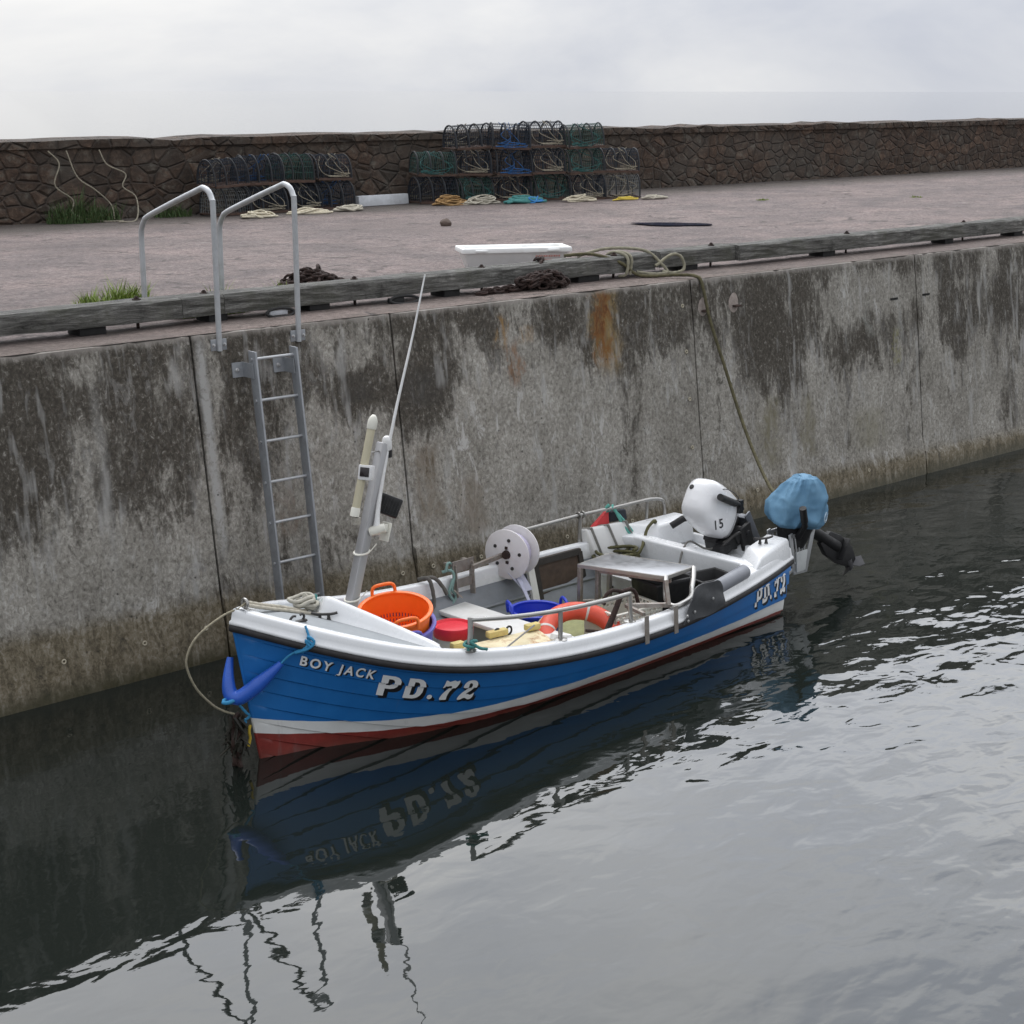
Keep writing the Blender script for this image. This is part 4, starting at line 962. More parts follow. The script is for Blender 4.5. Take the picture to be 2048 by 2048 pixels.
G = {'P': [[(0, 0), (.25, 0), (.25, .36), (.44, .36), (.58, .40), (.68, .49), (.72, .60), (.72, .78), (.67, .88), (.58, .96), (.44, 1), (0, 1)],
           [(.25, .53), (.25, .84), (.38, .84), (.45, .80), (.48, .74), (.48, .63), (.45, .57), (.38, .53)]],
     'D': [[(0, 0), (.40, 0), (.56, .05), (.68, .16), (.75, .34), (.75, .66), (.68, .84), (.56, .95), (.40, 1), (0, 1)],
           [(.25, .17), (.25, .83), (.37, .83), (.44, .79), (.49, .68), (.49, .32), (.44, .21), (.37, .17)]],
     '.': [circ(.13, .12, .115)],
     '7': [smooth2([(.04, .62), (.08, .80), (.10, .99), (.20, .97), (.26, .93), (.38, .97), (.50, 1.0), (.60, .95), (.72, 1.0), (.74, .88), (.68, .72), (.56, .55), (.46, .36), (.42, .16), (.42, .0), (.28, -.01), (.12, 0), (.14, .18), (.24, .38), (.38, .56), (.44, .68), (.36, .73), (.24, .70), (.14, .70), (.12, .60)])],
     '2': [smooth2([(.04, .66), (.08, .84), (.20, .96), (.40, 1.0), (.60, .95), (.72, .80), (.70, .62), (.58, .46), (.42, .34), (.36, .26), (.46, .27), (.56, .22), (.66, .26), (.74, .32), (.74, .14), (.66, .02), (.52, -.01), (.38, .07), (.26, .06), (.14, -.01), (.0, .0), (.02, .16), (.14, .34), (.32, .50), (.45, .64), (.46, .78), (.38, .85), (.30, .82), (.30, .72), (.28, .62), (.16, .58)])]}
LW = M('lettering_white', (.82, .83, .83), .4, var=.03); LB = M('lettering_black', (.010, .010, .012), .5)
def place_on_hull(me, f, lift, name, mat, parent, cell=None):
    """f maps glyph (x, y) to (t, z) on the port planking"""
    bm = bmesh.new(); bm.from_mesh(me)
    for _ in range(7):
        ed = [e for e in bm.edges if e.calc_length() > (.05 if cell is None else cell)]
        if not ed: break
        bmesh.ops.subdivide_edges(bm, edges=ed, cuts=1)
        bmesh.ops.triangulate(bm, faces=bm.faces)
    for v in bm.verts:
        t, z = f(v.co.x, v.co.y); d = zsheer(t) - z
        k = next((i for i in range(len(LAPS) - 1) if LAPS[i] <= d < LAPS[i + 1]), 0)
        fr = (d - LAPS[k]) / (LAPS[k + 1] - LAPS[k])
        v.co = B(t, hull_y(t, z) + LT * fr - LT * .5 + lift, z)
    nm = bpy.data.meshes.new(name); bm.to_mesh(nm); bm.free(); nm.materials.append(mat)
    # face outward (to port)
    if sum((p.normal.y * p.area) for p in nm.polygons) > 0: nm.flip_normals()
    o = bpy.data.objects.new(name, nm); COL.objects.link(o); o.parent = parent
    return o
def join_mesh(list_):
    bm = bmesh.new()
    for me, dx, dy in list_:
        b0 = len(bm.verts); bm.from_mesh(me); bm.verts.ensure_lookup_table()
        for v in bm.verts[b0:]: v.co.x += dx; v.co.y += dy
    out = bpy.data.meshes.new('j'); bm.to_mesh(out); bm.free(); return out
def registration(t0, d0, cap, adv, shear, name, label):
    xs = {'P': 0, 'D': 1.0, '.': 1.98, '7': 2.45, '2': 3.40}
    me = join_mesh([(glyph_mesh(G[ch]), x, 0) for ch, x in xs.items()])
    def f(x, y, dx=0, dy=0):
        x += dx; y += dy; t = t0 + x * adv + y * shear; return t, zsheer(t) - d0 + y * cap
    o = place_on_hull(me, f, .0065, name, LW, boat); o['label'] = label
    for i, (a, b) in enumerate([(.05, -.05), (.10, -.10), (.14, -.13)]):
        pass
    sh = join_mesh([(glyph_mesh(G[ch]), x + a, b) for ch, x in xs.items() for a, b in [(.17, -.15)]] )
    place_on_hull(sh, f, .0035, 'letter_shadow', LB, o)
    sh = join_mesh([(glyph_mesh(G[ch]), x + a, b) for ch, x in xs.items() for a, b in [(.085, -.075)]] )
    place_on_hull(sh, f, .0050, 'letter_shadow', LB, o)
registration(.575, .278, .158, .158, -.006, 'registration_lettering', 'white registration letters PD.72 with black shadow near the bow')
registration(4.285, .235, .180, .118, -.045, 'registration_lettering', 'white registration letters PD.72 at the stern')
nmz = font_mesh('BOY JACK', 1.0, .026, .12, 1.36)
mxx = max(v.co.x for v in nmz.vertices); mxy = max(v.co.y for v in nmz.vertices)
fn = lambda x, y: ((lambda t: (t, zsheer(t) - .162 + (y / mxy) * .066))(.150 + x / mxx * .378))
o = place_on_hull(nmz, fn, .007, 'name_lettering', LW, boat, .12); o['label'] = 'white boat name BOY JACK on the bow'
nms = font_mesh('BOY JACK', 1.0, .026, .12, 1.36)
fs_ = lambda x, y: ((lambda t: (t, zsheer(t) - .168 + (y / mxy) * .066))(.160 + x / mxx * .378))
place_on_hull(nms, fs_, .004, 'letter_shadow', LB, o, .12)
# ------------------------------------------------------------------ things in and on the boat
ORANGE = M('plastic_orange', (.90, .175, .022), .42, var=.05, vscale=5); VIOLET = M('plastic_violet', (.13, .13, .50), .45, var=.06); ROYAL = M('plastic_royal_blue', (.018, .045, .46), .4, var=.06)
REDP = M('plastic_red', (.72, .030, .050), .4, var=.05)
def basket(name, t, p, z, r, h, mat, lab, tiltx=0, tilty=0, handles=(0, PI), band=.15):
    e = empty(name, BW(t, p, z), YAW, lab, 'basket'); e.rotation_euler = (tiltx, tilty, YAW)
    rb = r * .80
    rad = lambda zz: rb + (r - rb) * zz / h
    MB().lathe([(r - .006, h - .02), (r + .012, h - .018), (r + .020, h - .006), (r + .018, h + .006), (r + .004, h + .012), (r - .010, h + .006), (r - .012, h - .006)], n=48, close=True).build('rim', mat, e)
    w_ = MB().lathe([(rad(h - band), h - band), (rad(h - .01), h - .01), (rad(h - .01) - .006, h - .01), (rad(h - band) - .006, h - band)], n=48, close=True)
    n_ = 64
    for k in range(n_):
        a = 2 * PI * k / n_; c, s_ = math.cos(a), math.sin(a)
        w_.beam((rb * c, rb * s_, .01), (rad(h - band) * c, rad(h - band) * s_, h - band + .01), .0155, .006, (c, s_, 0))
    for k in range(1, 7):
        zz = (h - band) * k / 7; w_.lathe([(rad(zz) - .004, zz - .006), (rad(zz) + .003, zz - .006), (rad(zz) + .003, zz + .006), (rad(zz) - .004, zz + .006)], n=48, close=True)
    w_.build('wall', mat, e)
    MB().lathe([(0, .0), (rb, .0), (rb + .004, .02), (rb - .006, .02), (rb - .008, .008), (0, .008)], n=40).build('floor', mat, e)
    for a in handles:
        c, s_ = math.cos(a), math.sin(a); q = lambda u, zz, o: Vector((c * (r + .008 + o) - s_ * u, s_ * (r + .008 + o) + c * u, zz))
        MB().tube(spl([q(-.085, h - .03, .0), q(-.083, h + .035, .008), q(-.062, h + .062, .012), q(0, h + .068, .012), q(.062, h + .062, .012), q(.083, h + .035, .008), q(.085, h - .03, .0)], .015), .0125, 8).build('handle', mat, e)
    return e
TX, TY = math.radians(7), math.radians(-9)
basket('fish_basket', 1.43, -.30, .110, .268, .42, VIOLET, 'violet plastic basket holding the orange basket, behind the foredeck', TX, TY, (1.2, 1.2 + PI))
basket('fish_basket', 1.425, -.30, .21, .250, .42, ORANGE, 'bright orange round plastic basket nested in the violet one', TX, TY, (1.15, 1.15 + PI))
basket('fish_basket', 2.76, -.22, .09, .198, .215, ROYAL, 'royal blue plastic basket under the white line reel', 0, 0, (2.6, 2.6 + PI), .07)
# bucket
e, o_ = bthing('bucket', 1.985, -.325, .09, 'white bucket with a bright red lid beside the baskets', 'bucket')
MB().lathe([(0, 0), (.118, 0), (.122, .01), (.136, .19), (.138, .2)], n=36).build('body', M('bucket_white', (.60, .60, .58), .4), e)
MB().lathe([(.143, .172), (.147, .176), (.149, .245), (.146, .256), (.138, .257), (.134, .250), (.128, .238), (.118, .236), (.116, .244), (.112, .246), (.02, .246), (0, .246)], n=40).build('lid', REDP, e)

# stained cream board with foam blocks
e, o_ = bthing('bait_board', 1.95, .35, .30, 'cream board with rust stains lying across the thwart on the near side', 'board')
bm_, nt_, bs_ = nt_new('stained_board'); vv = objco(nt_)
cc = ramp(nt_, noi(nt_, vv, 8, 5), [(.3, (.62, .53, .33)), (.7, (.74, .67, .47))])
cc = mix(nt_, ramp(nt_, noi(nt_, objco(nt_, (1.4, .9, 1)), 6.5, 9, .75, .8), [(.52, 0.0), (.66, .85)]), cc, (.36, .15, .05))
L(nt_, cc, bs_.inputs['Base Color']); bs_.inputs['Roughness'].default_value = .6
q = [B(1.58, .04, .345), B(2.36, .17, .345), B(2.12, .74, .36), B(1.42, .66, .36)]
MB().hexa([v - Vector((0, 0, .02)) for v in q], q).build('panel', bm_, e, o_, bevel=.004)
YF = M('foam_yellow', (.60, .50, .20), .8, var=.15, dirt=(.4, .2, .08), dirt_amt=.5)
for t, p, l in ((1.64, .09, .10), (2.02, .10, .17), (2.30, .18, .12)):
    MB().box(B(t, p, .375), (l, .06, .05), Matrix.Rotation(-.16, 3, 'Z')).build('foam_block', YF, e, o_, bevel=.012)
tm = MB()
for t, p in ((2.02, .10), (2.12, .12)): tm.tube([B(t, p, .376) + Vector((.028 * math.cos(a), 0, .030 * math.sin(a))) for a in [2 * PI * k / 12 for k in range(12)]], .008, 6, True)
tm.build('tie', BLACKP, e, o_)
rd_ = MB().tube([B(1.77, .42, .39), B(2.24, .26, .42)], .006, 6).lathe([(0, -.014), (.014, -.008), (.014, .008), (0, .014)], B(1.77, .42, .39), n=8)
o = rd_.build('cord', M('cord_grey', (.20, .20, .20), .7), e, o_)

# lifebuoy leaning inside the near side
e, o_ = bthing('lifebuoy', 2.22, .58, .45, 'faded orange lifebuoy leaning inside the near gunwale', 'lifebuoy')
LBO = M('lifebuoy_orange', (.66, .085, .045), .5, var=.08, vscale=8, dirt=(.5, .12, .08)); LBW = M('lifebuoy_band', (.62, .60, .56), .5, dirt=(.4, .35, .3))
nrm = B(-.24, .46, .86).normalized(); u_ = nrm.orthogonal().normalized(); w_ = nrm.cross(u_); c_ = B(2.68, .33, .225)
def lbp(a, R=.275): return c_ + (u_ * math.cos(a) + w_ * math.sin(a)) * R
MB().tube([lbp(2 * PI * k / 48) for k in range(48)], .068, 18, True).build('ring', LBO, e, o_)
for k in range(4):
    a = PI / 4 + .62 + k * PI / 2; MB().tube([lbp(a + .018 * j) for j in (-2, -1, 0, 1, 2)], .0695, 18).build('band', LBW, e, o_)
MB().rope([lbp(2 * PI * k / 24, .346 + .012 * math.cos(4 * 2 * PI * k / 24)) for k in range(24)], .007, True).build('grab_line', RC, e, o_)
MB().lathe([(0, -.05), (.06, -.04), (.085, 0), (.07, .035), (0, .05)], BW(2.16, .60, .42), (.2, .1, 1), 16).build('w', M('white_float', (.66, .66, .64), .5), None)
bpy.data.objects['w'].name = 'net_float'; tag(bpy.data.objects['net_float'], 'small white float lying inside the lifebuoy ring', 'float')

# anchor
e, o_ = bthing('anchor', 2.70, .60, .35, 'rusty iron fisherman anchor leaning on the end of the near rail', 'anchor')
MB().tube([B(2.80, .60, .615), B(2.72, .61, .50), B(2.60, .63, .36)], [.019, .021, .024], 8).build('shank', RUST, e, o_)
MB().tube(spl([B(2.64, .57, .575), B(2.66, .575, .625), B(2.72, .585, .65), B(2.80, .60, .625), B(2.88, .61, .63), B(2.93, .62, .59), B(2.95, .625, .52)], .03), .0145, 8).build('arm', RUST, e, o_)
for q in ((B(2.64, .57, .575), B(2.65, .572, .61)), (B(2.95, .625, .52), B(2.94, .622, .56))):
    MB().beam(q[0] - (q[1] - q[0]) * .6, q[1], .045, .012).build('fluke', RUST, e, o_, bevel=.004)
MB().tube([B(2.50, .52, .38), B(2.66, .74, .37)], .012, 7).build('stock', RUST, e, o_)

# white perforated crate
e, o_ = bthing('bait_crate', 3.17, .27, .09, 'white perforated crate standing under the steel table', 'crate')
def holed(m_, a, b, c, d, nx_, nz_):
    """panel a-b-c-d as a frame of bars, so that the holes are holes"""
    for i in range(nx_ + 1):
        f = i / nx_; m_.beam(a.lerp(b, f), d.lerp(c, f), .022, .014)
    for j in range(nz_ + 1):
        f = j / nz_; m_.beam(a.lerp(d, f), b.lerp(c, f), .022, .013)
cq = [(2.97, .08), (3.42, .14), (3.37, .50), (2.92, .44)]
for i in range(4):
    (t0, p0), (t1, p1) = cq[i], cq[(i + 1) % 4]
    s1 = MB().hexa([B(t0, p0, .09), B(t1, p1, .09), B(t1 * .98 + .03 * 2, p1 * .98 + .005, .09), B(t0 * .98 + .03 * 2, p0 * .98 + .005, .09)], [B(t0, p0, .30), B(t1, p1, .30), B(t1 * .98 + .06, p1 * .98 + .005, .30), B(t0 * .98 + .06, p0 * .98 + .005, .30)])
    holed(s1, B(t0, p0, .30), B(t1, p1, .30), B(t1, p1, .37), B(t0, p0, .37), 9, 2)
    s1.build('side', WPL, e, o_)
MB().hexa([B(*c, .092) for c in cq], [B(*c, .11) for c in cq]).build('floor', WPL, e, o_)

# steel work table over the near side
e, o_ = bthing('work_table', 3.40, .22, .09, 'stainless steel work table bolted across the near gunwale', 'table')
tz = .615
tq = [B(3.105, -.115, tz), B(3.505, -.15, tz), B(3.70, .545, tz), B(3.335, .565, tz)]
TT = MB().hexa([v - Vector((0, 0, .012)) for v in tq], tq).build('table_top', M('table_steel', (.33, .34, .355), .36, .7, var=.08, vscale=5, dirt=(.36, .36, .36), dirt_amt=.6), e, o_, bevel=.003)
lip = MB()
for i in range(4): lip.beam(tq[i] - Vector((0, 0, .012)), tq[(i + 1) % 4] - Vector((0, 0, .012)), .016, .026)
lip.build('edge_lip', STEEL, e, o_)
dn = Vector((0, 0, -1))
for a, b in ((B(3.12, -.105, tz - .02), B(3.12, -.105, .30)), (B(3.23, -.02, tz - .05), B(3.23, -.02, .10)), (B(3.50, -.14, tz - .02), B(3.50, -.14, .10))):
    MB().beam(a, b, .034, .034).build('leg', STEELD, e, o_, bevel=.003)
MB().beam(B(3.12, -.105, .31), B(3.23, -.02, .31), .03, .03).beam(B(3.23, -.02, .56), B(3.42, .55, .56), .03, .03).build('cross_bar', STEELD, e, o_)
u1 = [B(3.345, .56, tz - .01), B(3.25, .64, .56), B(3.165, .715, .522), B(3.09, .80, .514), B(3.06, .86, .514), B(3.08, .885, .514), B(3.14, .88, .514), B(3.26, .85, .514), B(3.36, .80, .516), B(3.48, .705, .526), B(3.60, .62, .56), B(3.69, .55, tz - .01)]
MB().tube(spl(u1, .02), .021, 10).build('bent_pipe', STEEL, e, o_)
MB().beam(B(2.78, .66, .535), B(3.03, .86, .53), .03, .03).beam(B(3.02, .86, .53), B(3.05, .80, .70), .028, .028).beam(B(2.78, .66, .535), B(2.70, .90, .545), .024, .024).build('lower_frame', STEELD, e, o_)
for t in (2.69, 3.02):
    zz = zsheer(t); pb = bdeck(t) + .028
    MB().hexa([B(t - .022, pb, zz - .055), B(t + .022, pb, zz - .055), B(t + .022, pb + .006, zz - .055), B(t - .022, pb + .006, zz - .055)], [B(t - .022, pb - .012, zz + .15), B(t + .022, pb - .012, zz + .15), B(t + .022, pb - .006, zz + .15), B(t - .022, pb - .006, zz + .15)]).build('gunwale_strap', STEELD, e, o_)
# black tubs below / beside the table
def tub(name, t, p, z, lx, ly, h, lab, rz=0):
    e = empty(name, BW(t, p, z), YAW + rz, lab, 'tub')
    m_ = crate_shape('x', e, lx, ly, h, BLACKP, .02, .012, .015, .03); m_.build('tub', BLACKP, e, bevel=.006)
    return e
tub('black_tub', 3.62, .30, .245, .40, .34, .26, 'open black plastic tub under the outer end of the steel table', -.15)
tub('black_tub', 4.05, .42, .245, .36, .28, .20, 'low black plastic tub behind the rubber sheet', -.2)
e, o_ = bthing('fish_bin', 3.74, -.12, .09, 'pale grey plastic bin with a wire handle standing behind the steel table', 'bin')
BING = M('bin_grey', (.42, .43, .44), .55, var=.06, dirt=(.28, .27, .25))
MB().hexa([B(3.62, -.30, .09), B(3.62, .06, .09), B(3.90, .06, .09), B(3.90, -.30, .09)], [B(3.58, -.34, .40), B(3.58, .09, .40), B(3.93, .09, .40), B(3.93, -.34, .40)]).build('body', BING, e, o_, bevel=.015)
MB().tube(spl([B(3.585, -.18, .32), B(3.56, -.17, .25), B(3.555, -.12, .22), B(3.56, -.07, .25), B(3.585, -.06, .32)], .02), .007, 6).build('wire_handle', DARKM, e, o_)
MB().beam(B(3.575, -.35, .405), B(3.575, .10, .405), .03, .02).beam(B(3.935, -.35, .405), B(3.935, .10, .405), .03, .02).build('rim', BING, e, o_)
# rubber sheet hung over the near gunwale
e, o_ = bthing('rubber_sheet', 3.35, .93, .4, 'stiff dark grey rubber sheet hung over the near gunwale by the table', 'rubber sheet')
rows = []
for i in range(17):
    f = i / 16; t = 3.10 + .52 * f
    zt = zsheer(t) + .225 + .012 * math.sin(f * 5) - .05 * max(0, (f - .86) / .14) ** 2 - .02 * max(0, (.08 - f) / .08)
    zb = zsheer(t) - .015 + .012 * math.sin(f * 7)
    rows.append([B(t + .03 * (1 - k / 9) * f + .13 * (k / 9) * (1 - f) ** 2, bdeck(t) + .036 - .03 * max(0, k / 9 - .5) + .006 * math.sin(f * 6 + k), zb + (zt - zb) * k / 9) for k in range(10)])
rm = MB(); rm.grid(rows, True); rm.grid([[v + Vector((0, .009, 0)) for v in r] for r in rows], True)
for ed in (rows[0], rows[-1], [r[0] for r in rows], [r[-1] for r in rows]): rm.grid([ed, [v + Vector((0, .009, 0)) for v in ed]], False)
rm.build('sheet', M('rubber_grey', (.050, .053, .058), .6, var=.2, vscale=10, dirt=(.11, .11, .11), dirt_amt=.5), e, o_)
for t, z in ((3.14, .01), (3.22, .06), (3.46, .10), (3.13, .05)): MB().lathe([(.012, 0), (.012, .006), (0, .009)], B(t, bdeck(t) + .045, zsheer(t) + z), (0, -1, 0), 8).build('rivet', ZINC, e, o_)
# grey plastic roller tube on the gunwale
tag(MB().tube([BW(3.66, .80, zsheer(3.66) + .105), BW(4.08, .745, zsheer(4.08) + .125)], .057, 20).build('fender_tube', M('tube_grey', (.20, .21, .235), .45, var=.06), bevel=.012), 'grey plastic tube lying along the near gunwale towards the stern', 'tube')

# line reel on the far gunwale
e, o_ = bthing('line_reel', 3.0, -.75, .59, 'large white line reel on a steel axle above the far gunwale', 'reel')
RWH = M('reel_white', (.66, .64, .645), .45, var=.03, dirt=(.5, .42, .38), dirt_amt=.35); ax = Vector((.972, .235, .02)).normalized(); cR = B(2.965, -.75, .592)
for k in (0, 1):
    f_ = MB().lathe([(0, -.009), (.199, -.008), (.204, -.004), (.204, .004), (.199, .008), (0, .009)], cR + ax * (.155 * k), ax, 48).build('flange', RWH, e, o_)
    if k == 0:
        for j in range(5):
            a = 2 * PI * j / 5 + .5; e1 = Vector((0, 0, 1)).cross(ax).normalized(); u_ = e1 * math.cos(a) + ax.cross(e1) * math.sin(a)
            MB().lathe([(.015, 0), (.015, .005), (.010, .006), (.010, .014), (0, .015)], cR - ax * .008 + u_ * .120, -ax, 8).build('bolt', DARKM, f_, o_)
MB().lathe([(.125, .01), (.15, .03), (.155, .075), (.15, .12), (.125, .146)], cR, ax, 40).build('wound_line', M('net_lilac', (.50, .47, .60), .8, var=.12, vscale=50, bmp=.5, bscale=200), e, o_)
hb_ = MB().lathe([(.034, -.03), (.034, -.009), (.05, -.008), (.05, 0)], cR, ax, 14).box(cR + Vector((-.016, -.004, .055)), (.012, .022, .022)).box(cR + Vector((-.014, -.012, -.062)), (.012, .022, .022)); hb_.build('hub', RUST, e, o_)
MB().beam(cR + ax * .22, B(2.60, -.765, .560), .026, .034).build('axle', STEELD, e, o_)
bk_ = MB()
for t in (2.44, 2.62):
    bk_.beam(B(t, -.80, .60), B(t, -.78, zsheer(t) - .05), .05, .012, (1, 0, 0)); bk_.beam(B(t, -.80, .60), B(t, -.90, .60), .04, .012)
bk_.beam(B(2.42, -.80, .585), B(2.64, -.80, .585), .012, .09).beam(B(2.42, -.79, .45), B(2.64, -.79, .45), .012, .07).beam(B(2.40, -.76, .42), B(2.46, -.73, .35), .010, .010)
bk_.build('bracket', STEELD, e, o_)
MB().beam(B(3.28, -.78, .60), B(3.28, -.80, .40), .05, .014, (1, 0, 0)).build('rear_bracket', STEELD, e, o_)
MB().hexa([B(3.00, -.60, .31), B(3.09, -.60, .31), B(3.09, -.59, .31), B(3.00, -.59, .31)], [B(2.96, -.74, .44), B(3.10, -.74, .44), B(3.10, -.73, .44), B(2.96, -.73, .44)]).build('net_strip', M('net_pale', (.45, .46, .56), .7), e, o_)
nl = MB(); a0 = B(3.02, -.72, .42); 
for k in range(5): nl.tube(spl([a0 + Vector((.012 * k, 0, 0)), B(2.96 + .006 * k, -.58, .36), B(2.92 + .005 * k, -.48, .29), B(2.88, -.34, .20)], .05), .006, 5)
nl.build('hanging_line', M('net_pale', (.45, .46, .56), .7), e, o_)

# dark wooden door leaning on the far side
e, o_ = bthing('wooden_hatch', 3.5, -.68, .09, 'dark brown framed wooden hatch leaning inside the far side', 'hatch')
WD = M('dark_wood', (.055, .035, .024), .7, var=.3, vscale=10, dirt=(.09, .065, .045)); WDF = M('dark_wood_frame', (.026, .022, .019), .7, var=.3)
hq = [B(3.24, -.655, .10), B(3.80, -.635, .10), B(3.80, -.725, .475), B(3.24, -.745, .475)]; th = Vector((0, .028, .004))
MB().hexa([v + th for v in hq], hq).build('panel', WD, e, o_)
fr = MB()
for i in range(4): fr.beam(hq[i].lerp(hq[(i + 2) % 4], .05), hq[(i + 1) % 4].lerp(hq[(i + 3) % 4], .05), .05, .03, (0, -1, .2))
fr.build('frame', WDF, e, o_)
MB().hexa([B(3.17, -.63, .10), B(3.24, -.63, .10), B(3.24, -.66, .10), B(3.17, -.66, .10)], [B(3.17, -.73, .47), B(3.24, -.73, .47), B(3.24, -.76, .47), B(3.17, -.76, .47)]).build('edge_board', THW, e, o_)

# white strapped box on the far rail, red bag behind it
e, o_ = bthing('strapped_box', 4.1, -.72, .5, 'white box strapped with grey bands to the far rail', 'box')
q0 = [B(3.93, -.655, .375), B(4.40, -.585, .375), B(4.40, -.70, .345), B(3.93, -.77, .345)]
q1 = [B(3.87, -.735, .625), B(4.31, -.665, .63), B(4.31, -.77, .60), B(3.87, -.84, .60)]
MB().hexa(q0, q1).build('body', M('box_cream_white', (.72, .72, .71), .45, var=.04), e, o_, bevel=.02, seg=3)
for f in (.10, .50, .93):
    a = q0[0].lerp(q0[1], f) + Vector((0, -.004, 0)); b = q1[0].lerp(q1[1], f) + Vector((0, -.004, .002)); c = q1[3].lerp(q1[2], f) + Vector((0, 0, .004))
    MB().beam(a, b, .045, .005, (1, 0, 0)).beam(b, c, .005, .045, (1, 0, 0)).build('strap', M('strap_grey', (.24, .235, .22), .8), e, o_)
tag(MB().hexa([BW(4.02, -.79, .60), BW(4.20, -.77, .60), BW(4.20, -.81, .60), BW(4.02, -.83, .60)], [BW(4.16, -.775, .71), BW(4.19, -.77, .71), BW(4.19, -.80, .71), BW(4.16, -.805, .71)]).build('red_bag', M('red_cloth', (.55, .045, .05), .7), bevel=.005), 'red cloth bag tucked behind the strapped white box', 'bag')
tag(MB().hexa([BW(4.21, -.77, .61), BW(4.40, -.74, .61), BW(4.40, -.80, .61), BW(4.21, -.83, .61)], [BW(4.22, -.78, .70), BW(4.39, -.75, .70), BW(4.39, -.80, .70), BW(4.22, -.83, .70)]).build('dark_pouch', M('dark_cloth', (.025, .03, .04), .8, var=.4), bevel=.012), 'dark pouch hanging on the far rail beside the red bag', 'pouch')

# ropes
def rope_thing(name, pts, r, mat, lab, world=False, closed=False, extra=()):
    m_ = MB(); cv = (lambda l: [Vector(x) for x in l]) if world else (lambda l: [BW(*x) for x in l])
    m_.rope(cv(pts), r, closed)
    for l in extra: m_.rope(cv(l), r)
    o = m_.build(name, mat); tag(o, lab, 'rope'); return o
rope_thing('mooring_rope', [(5.35, .72, QH + .24), (5.6, .60, QH + .245), (5.85, .47, QH + .16), (6.05, .40, QH + .03), (6.32, .16, QH + .035), (6.42, .03, QH + .028), (6.455, -.028, QH - .04), (6.473, -.13, 2.02), (6.517, -.30, 1.576), (6.504, -.52, 1.148), (6.351, -.85, .836), (5.946, -1.40, .668), (5.582, -1.90, .688), (5.3, -2.15, .75)], .0165, M('rope_weathered', (.095, .085, .045), .95, var=.4, vscale=18), 'olive mooring rope hanging down the wall from the timber to the boat stern', True)
rope_thing('rope_loop', [(5.55, .70, QH + .23), (5.75, .92, QH + .20), (6.0, .80, QH + .26), (6.25, .55, QH + .245), (6.36, .42, QH + .12), (6.38, .36, QH + .04), (6.2, .38, QH + .035), (6.05, .45, QH + .06)], .0155, M('rope_loop_grey', (.24, .225, .165), .95, var=.3, vscale=18), 'grey rope loops wound round the timber end at the mooring', True,
           extra=[[(5.95, .74, QH + .05), (5.93, .735, QH + .20), (5.92, .60, QH + .245), (5.93, .455, QH + .2), (5.90, .44, QH + .05), (5.86, .50, QH + .03)], [(5.99, .74, QH + .05), (5.98, .735, QH + .2), (5.97, .60, QH + .245), (5.98, .455, QH + .2), (5.95, .44, QH + .04)],
                  [(6.30, .44, QH + .10), (6.48, .40, QH + .20), (6.60, .38, QH + .17), (6.60, .34, QH + .06), (6.46, .34, QH + .03), (6.34, .38, QH + .05)]])
e, o_ = bthing('bow_rope', .4, -.1, .9, 'pale grey rope coiled on the foredeck and tied at the coaming', 'rope')
zf = lambda t: zsheer(t) + .155
rope1 = MB().rope([B(-.07, -.02, zf(-.07) + .005), B(.10, -.07, zf(.1) + .0), B(.28, -.10, zf(.28)), B(.45, -.10, zf(.45) - .01), B(.54, -.16, zf(.54)), B(.66, -.25, zf(.66) - .03)], .014)
rope1.rope([B(-.07, .01, zf(-.07) - .01), B(.12, -.04, zf(.12) - .012), B(.30, -.06, zf(.3) - .012), B(.46, -.05, zf(.46) - .014), B(.52, -.02, zf(.52) - .01)], .013)
rope1.build('line', RW, e, o_)
co_ = MB()
rc_ = random.Random(21)
for k in range(5):
    ca, cb, ct, cp, tl_ = rc_.uniform(.05, .10), rc_.uniform(.035, .06), .50 + rc_.uniform(-.03, .04), -.14 + rc_.uniform(-.03, .03), rc_.uniform(-.25, .25)
    co_.rope([B(ct + ca * math.cos(a), cp + cb * math.sin(a + tl_), zf(.47) + .006 + .016 * k + tl_ * .09 * math.cos(a) + .006 * math.sin(3 * a + k)) for a in [2 * PI * j / 14 for j in range(14)]], .0135, True)
co_.rope([B(.50, -.15, zf(.5) + .09), B(.55, -.18, zf(.5) + .06), B(.62, -.22, zf(.6) + .04), B(.70, -.26, zf(.7) + .03)], .016)
co_.build('coil', M('rope_pale', (.40, .385, .33), .9, var=.2, vscale=30), e, o_)
MB().rope([B(.62, -.20, zf(.6) + .02), B(.64, -.21, zf(.6) + .07), B(.66, -.24, zf(.6) + .05), B(.64, -.22, zf(.6) + .02), B(.65, -.25, zf(.6) - .02)], .013).build('teal_lashing', RT, e, o_)
rope_thing('bow_mooring_line', [(-.075, 0, zsheer(-.07) + .155), (-.124, 0, 1.036), (-.226, 0, 1.02), (-.35, 0, .975), (-.459, 0, .908), (-.519, 0, .81), (-.514, 0, .722), (-.457, 0, .59), (-.354, 0, .463), (-.272, 0, .397), (-.20, .01, .36)], .0075, M('rope_dull', (.26, .235, .17), .9, var=.25, vscale=30), 'thin dull rope curving from the bow ring down to the weedy chain')
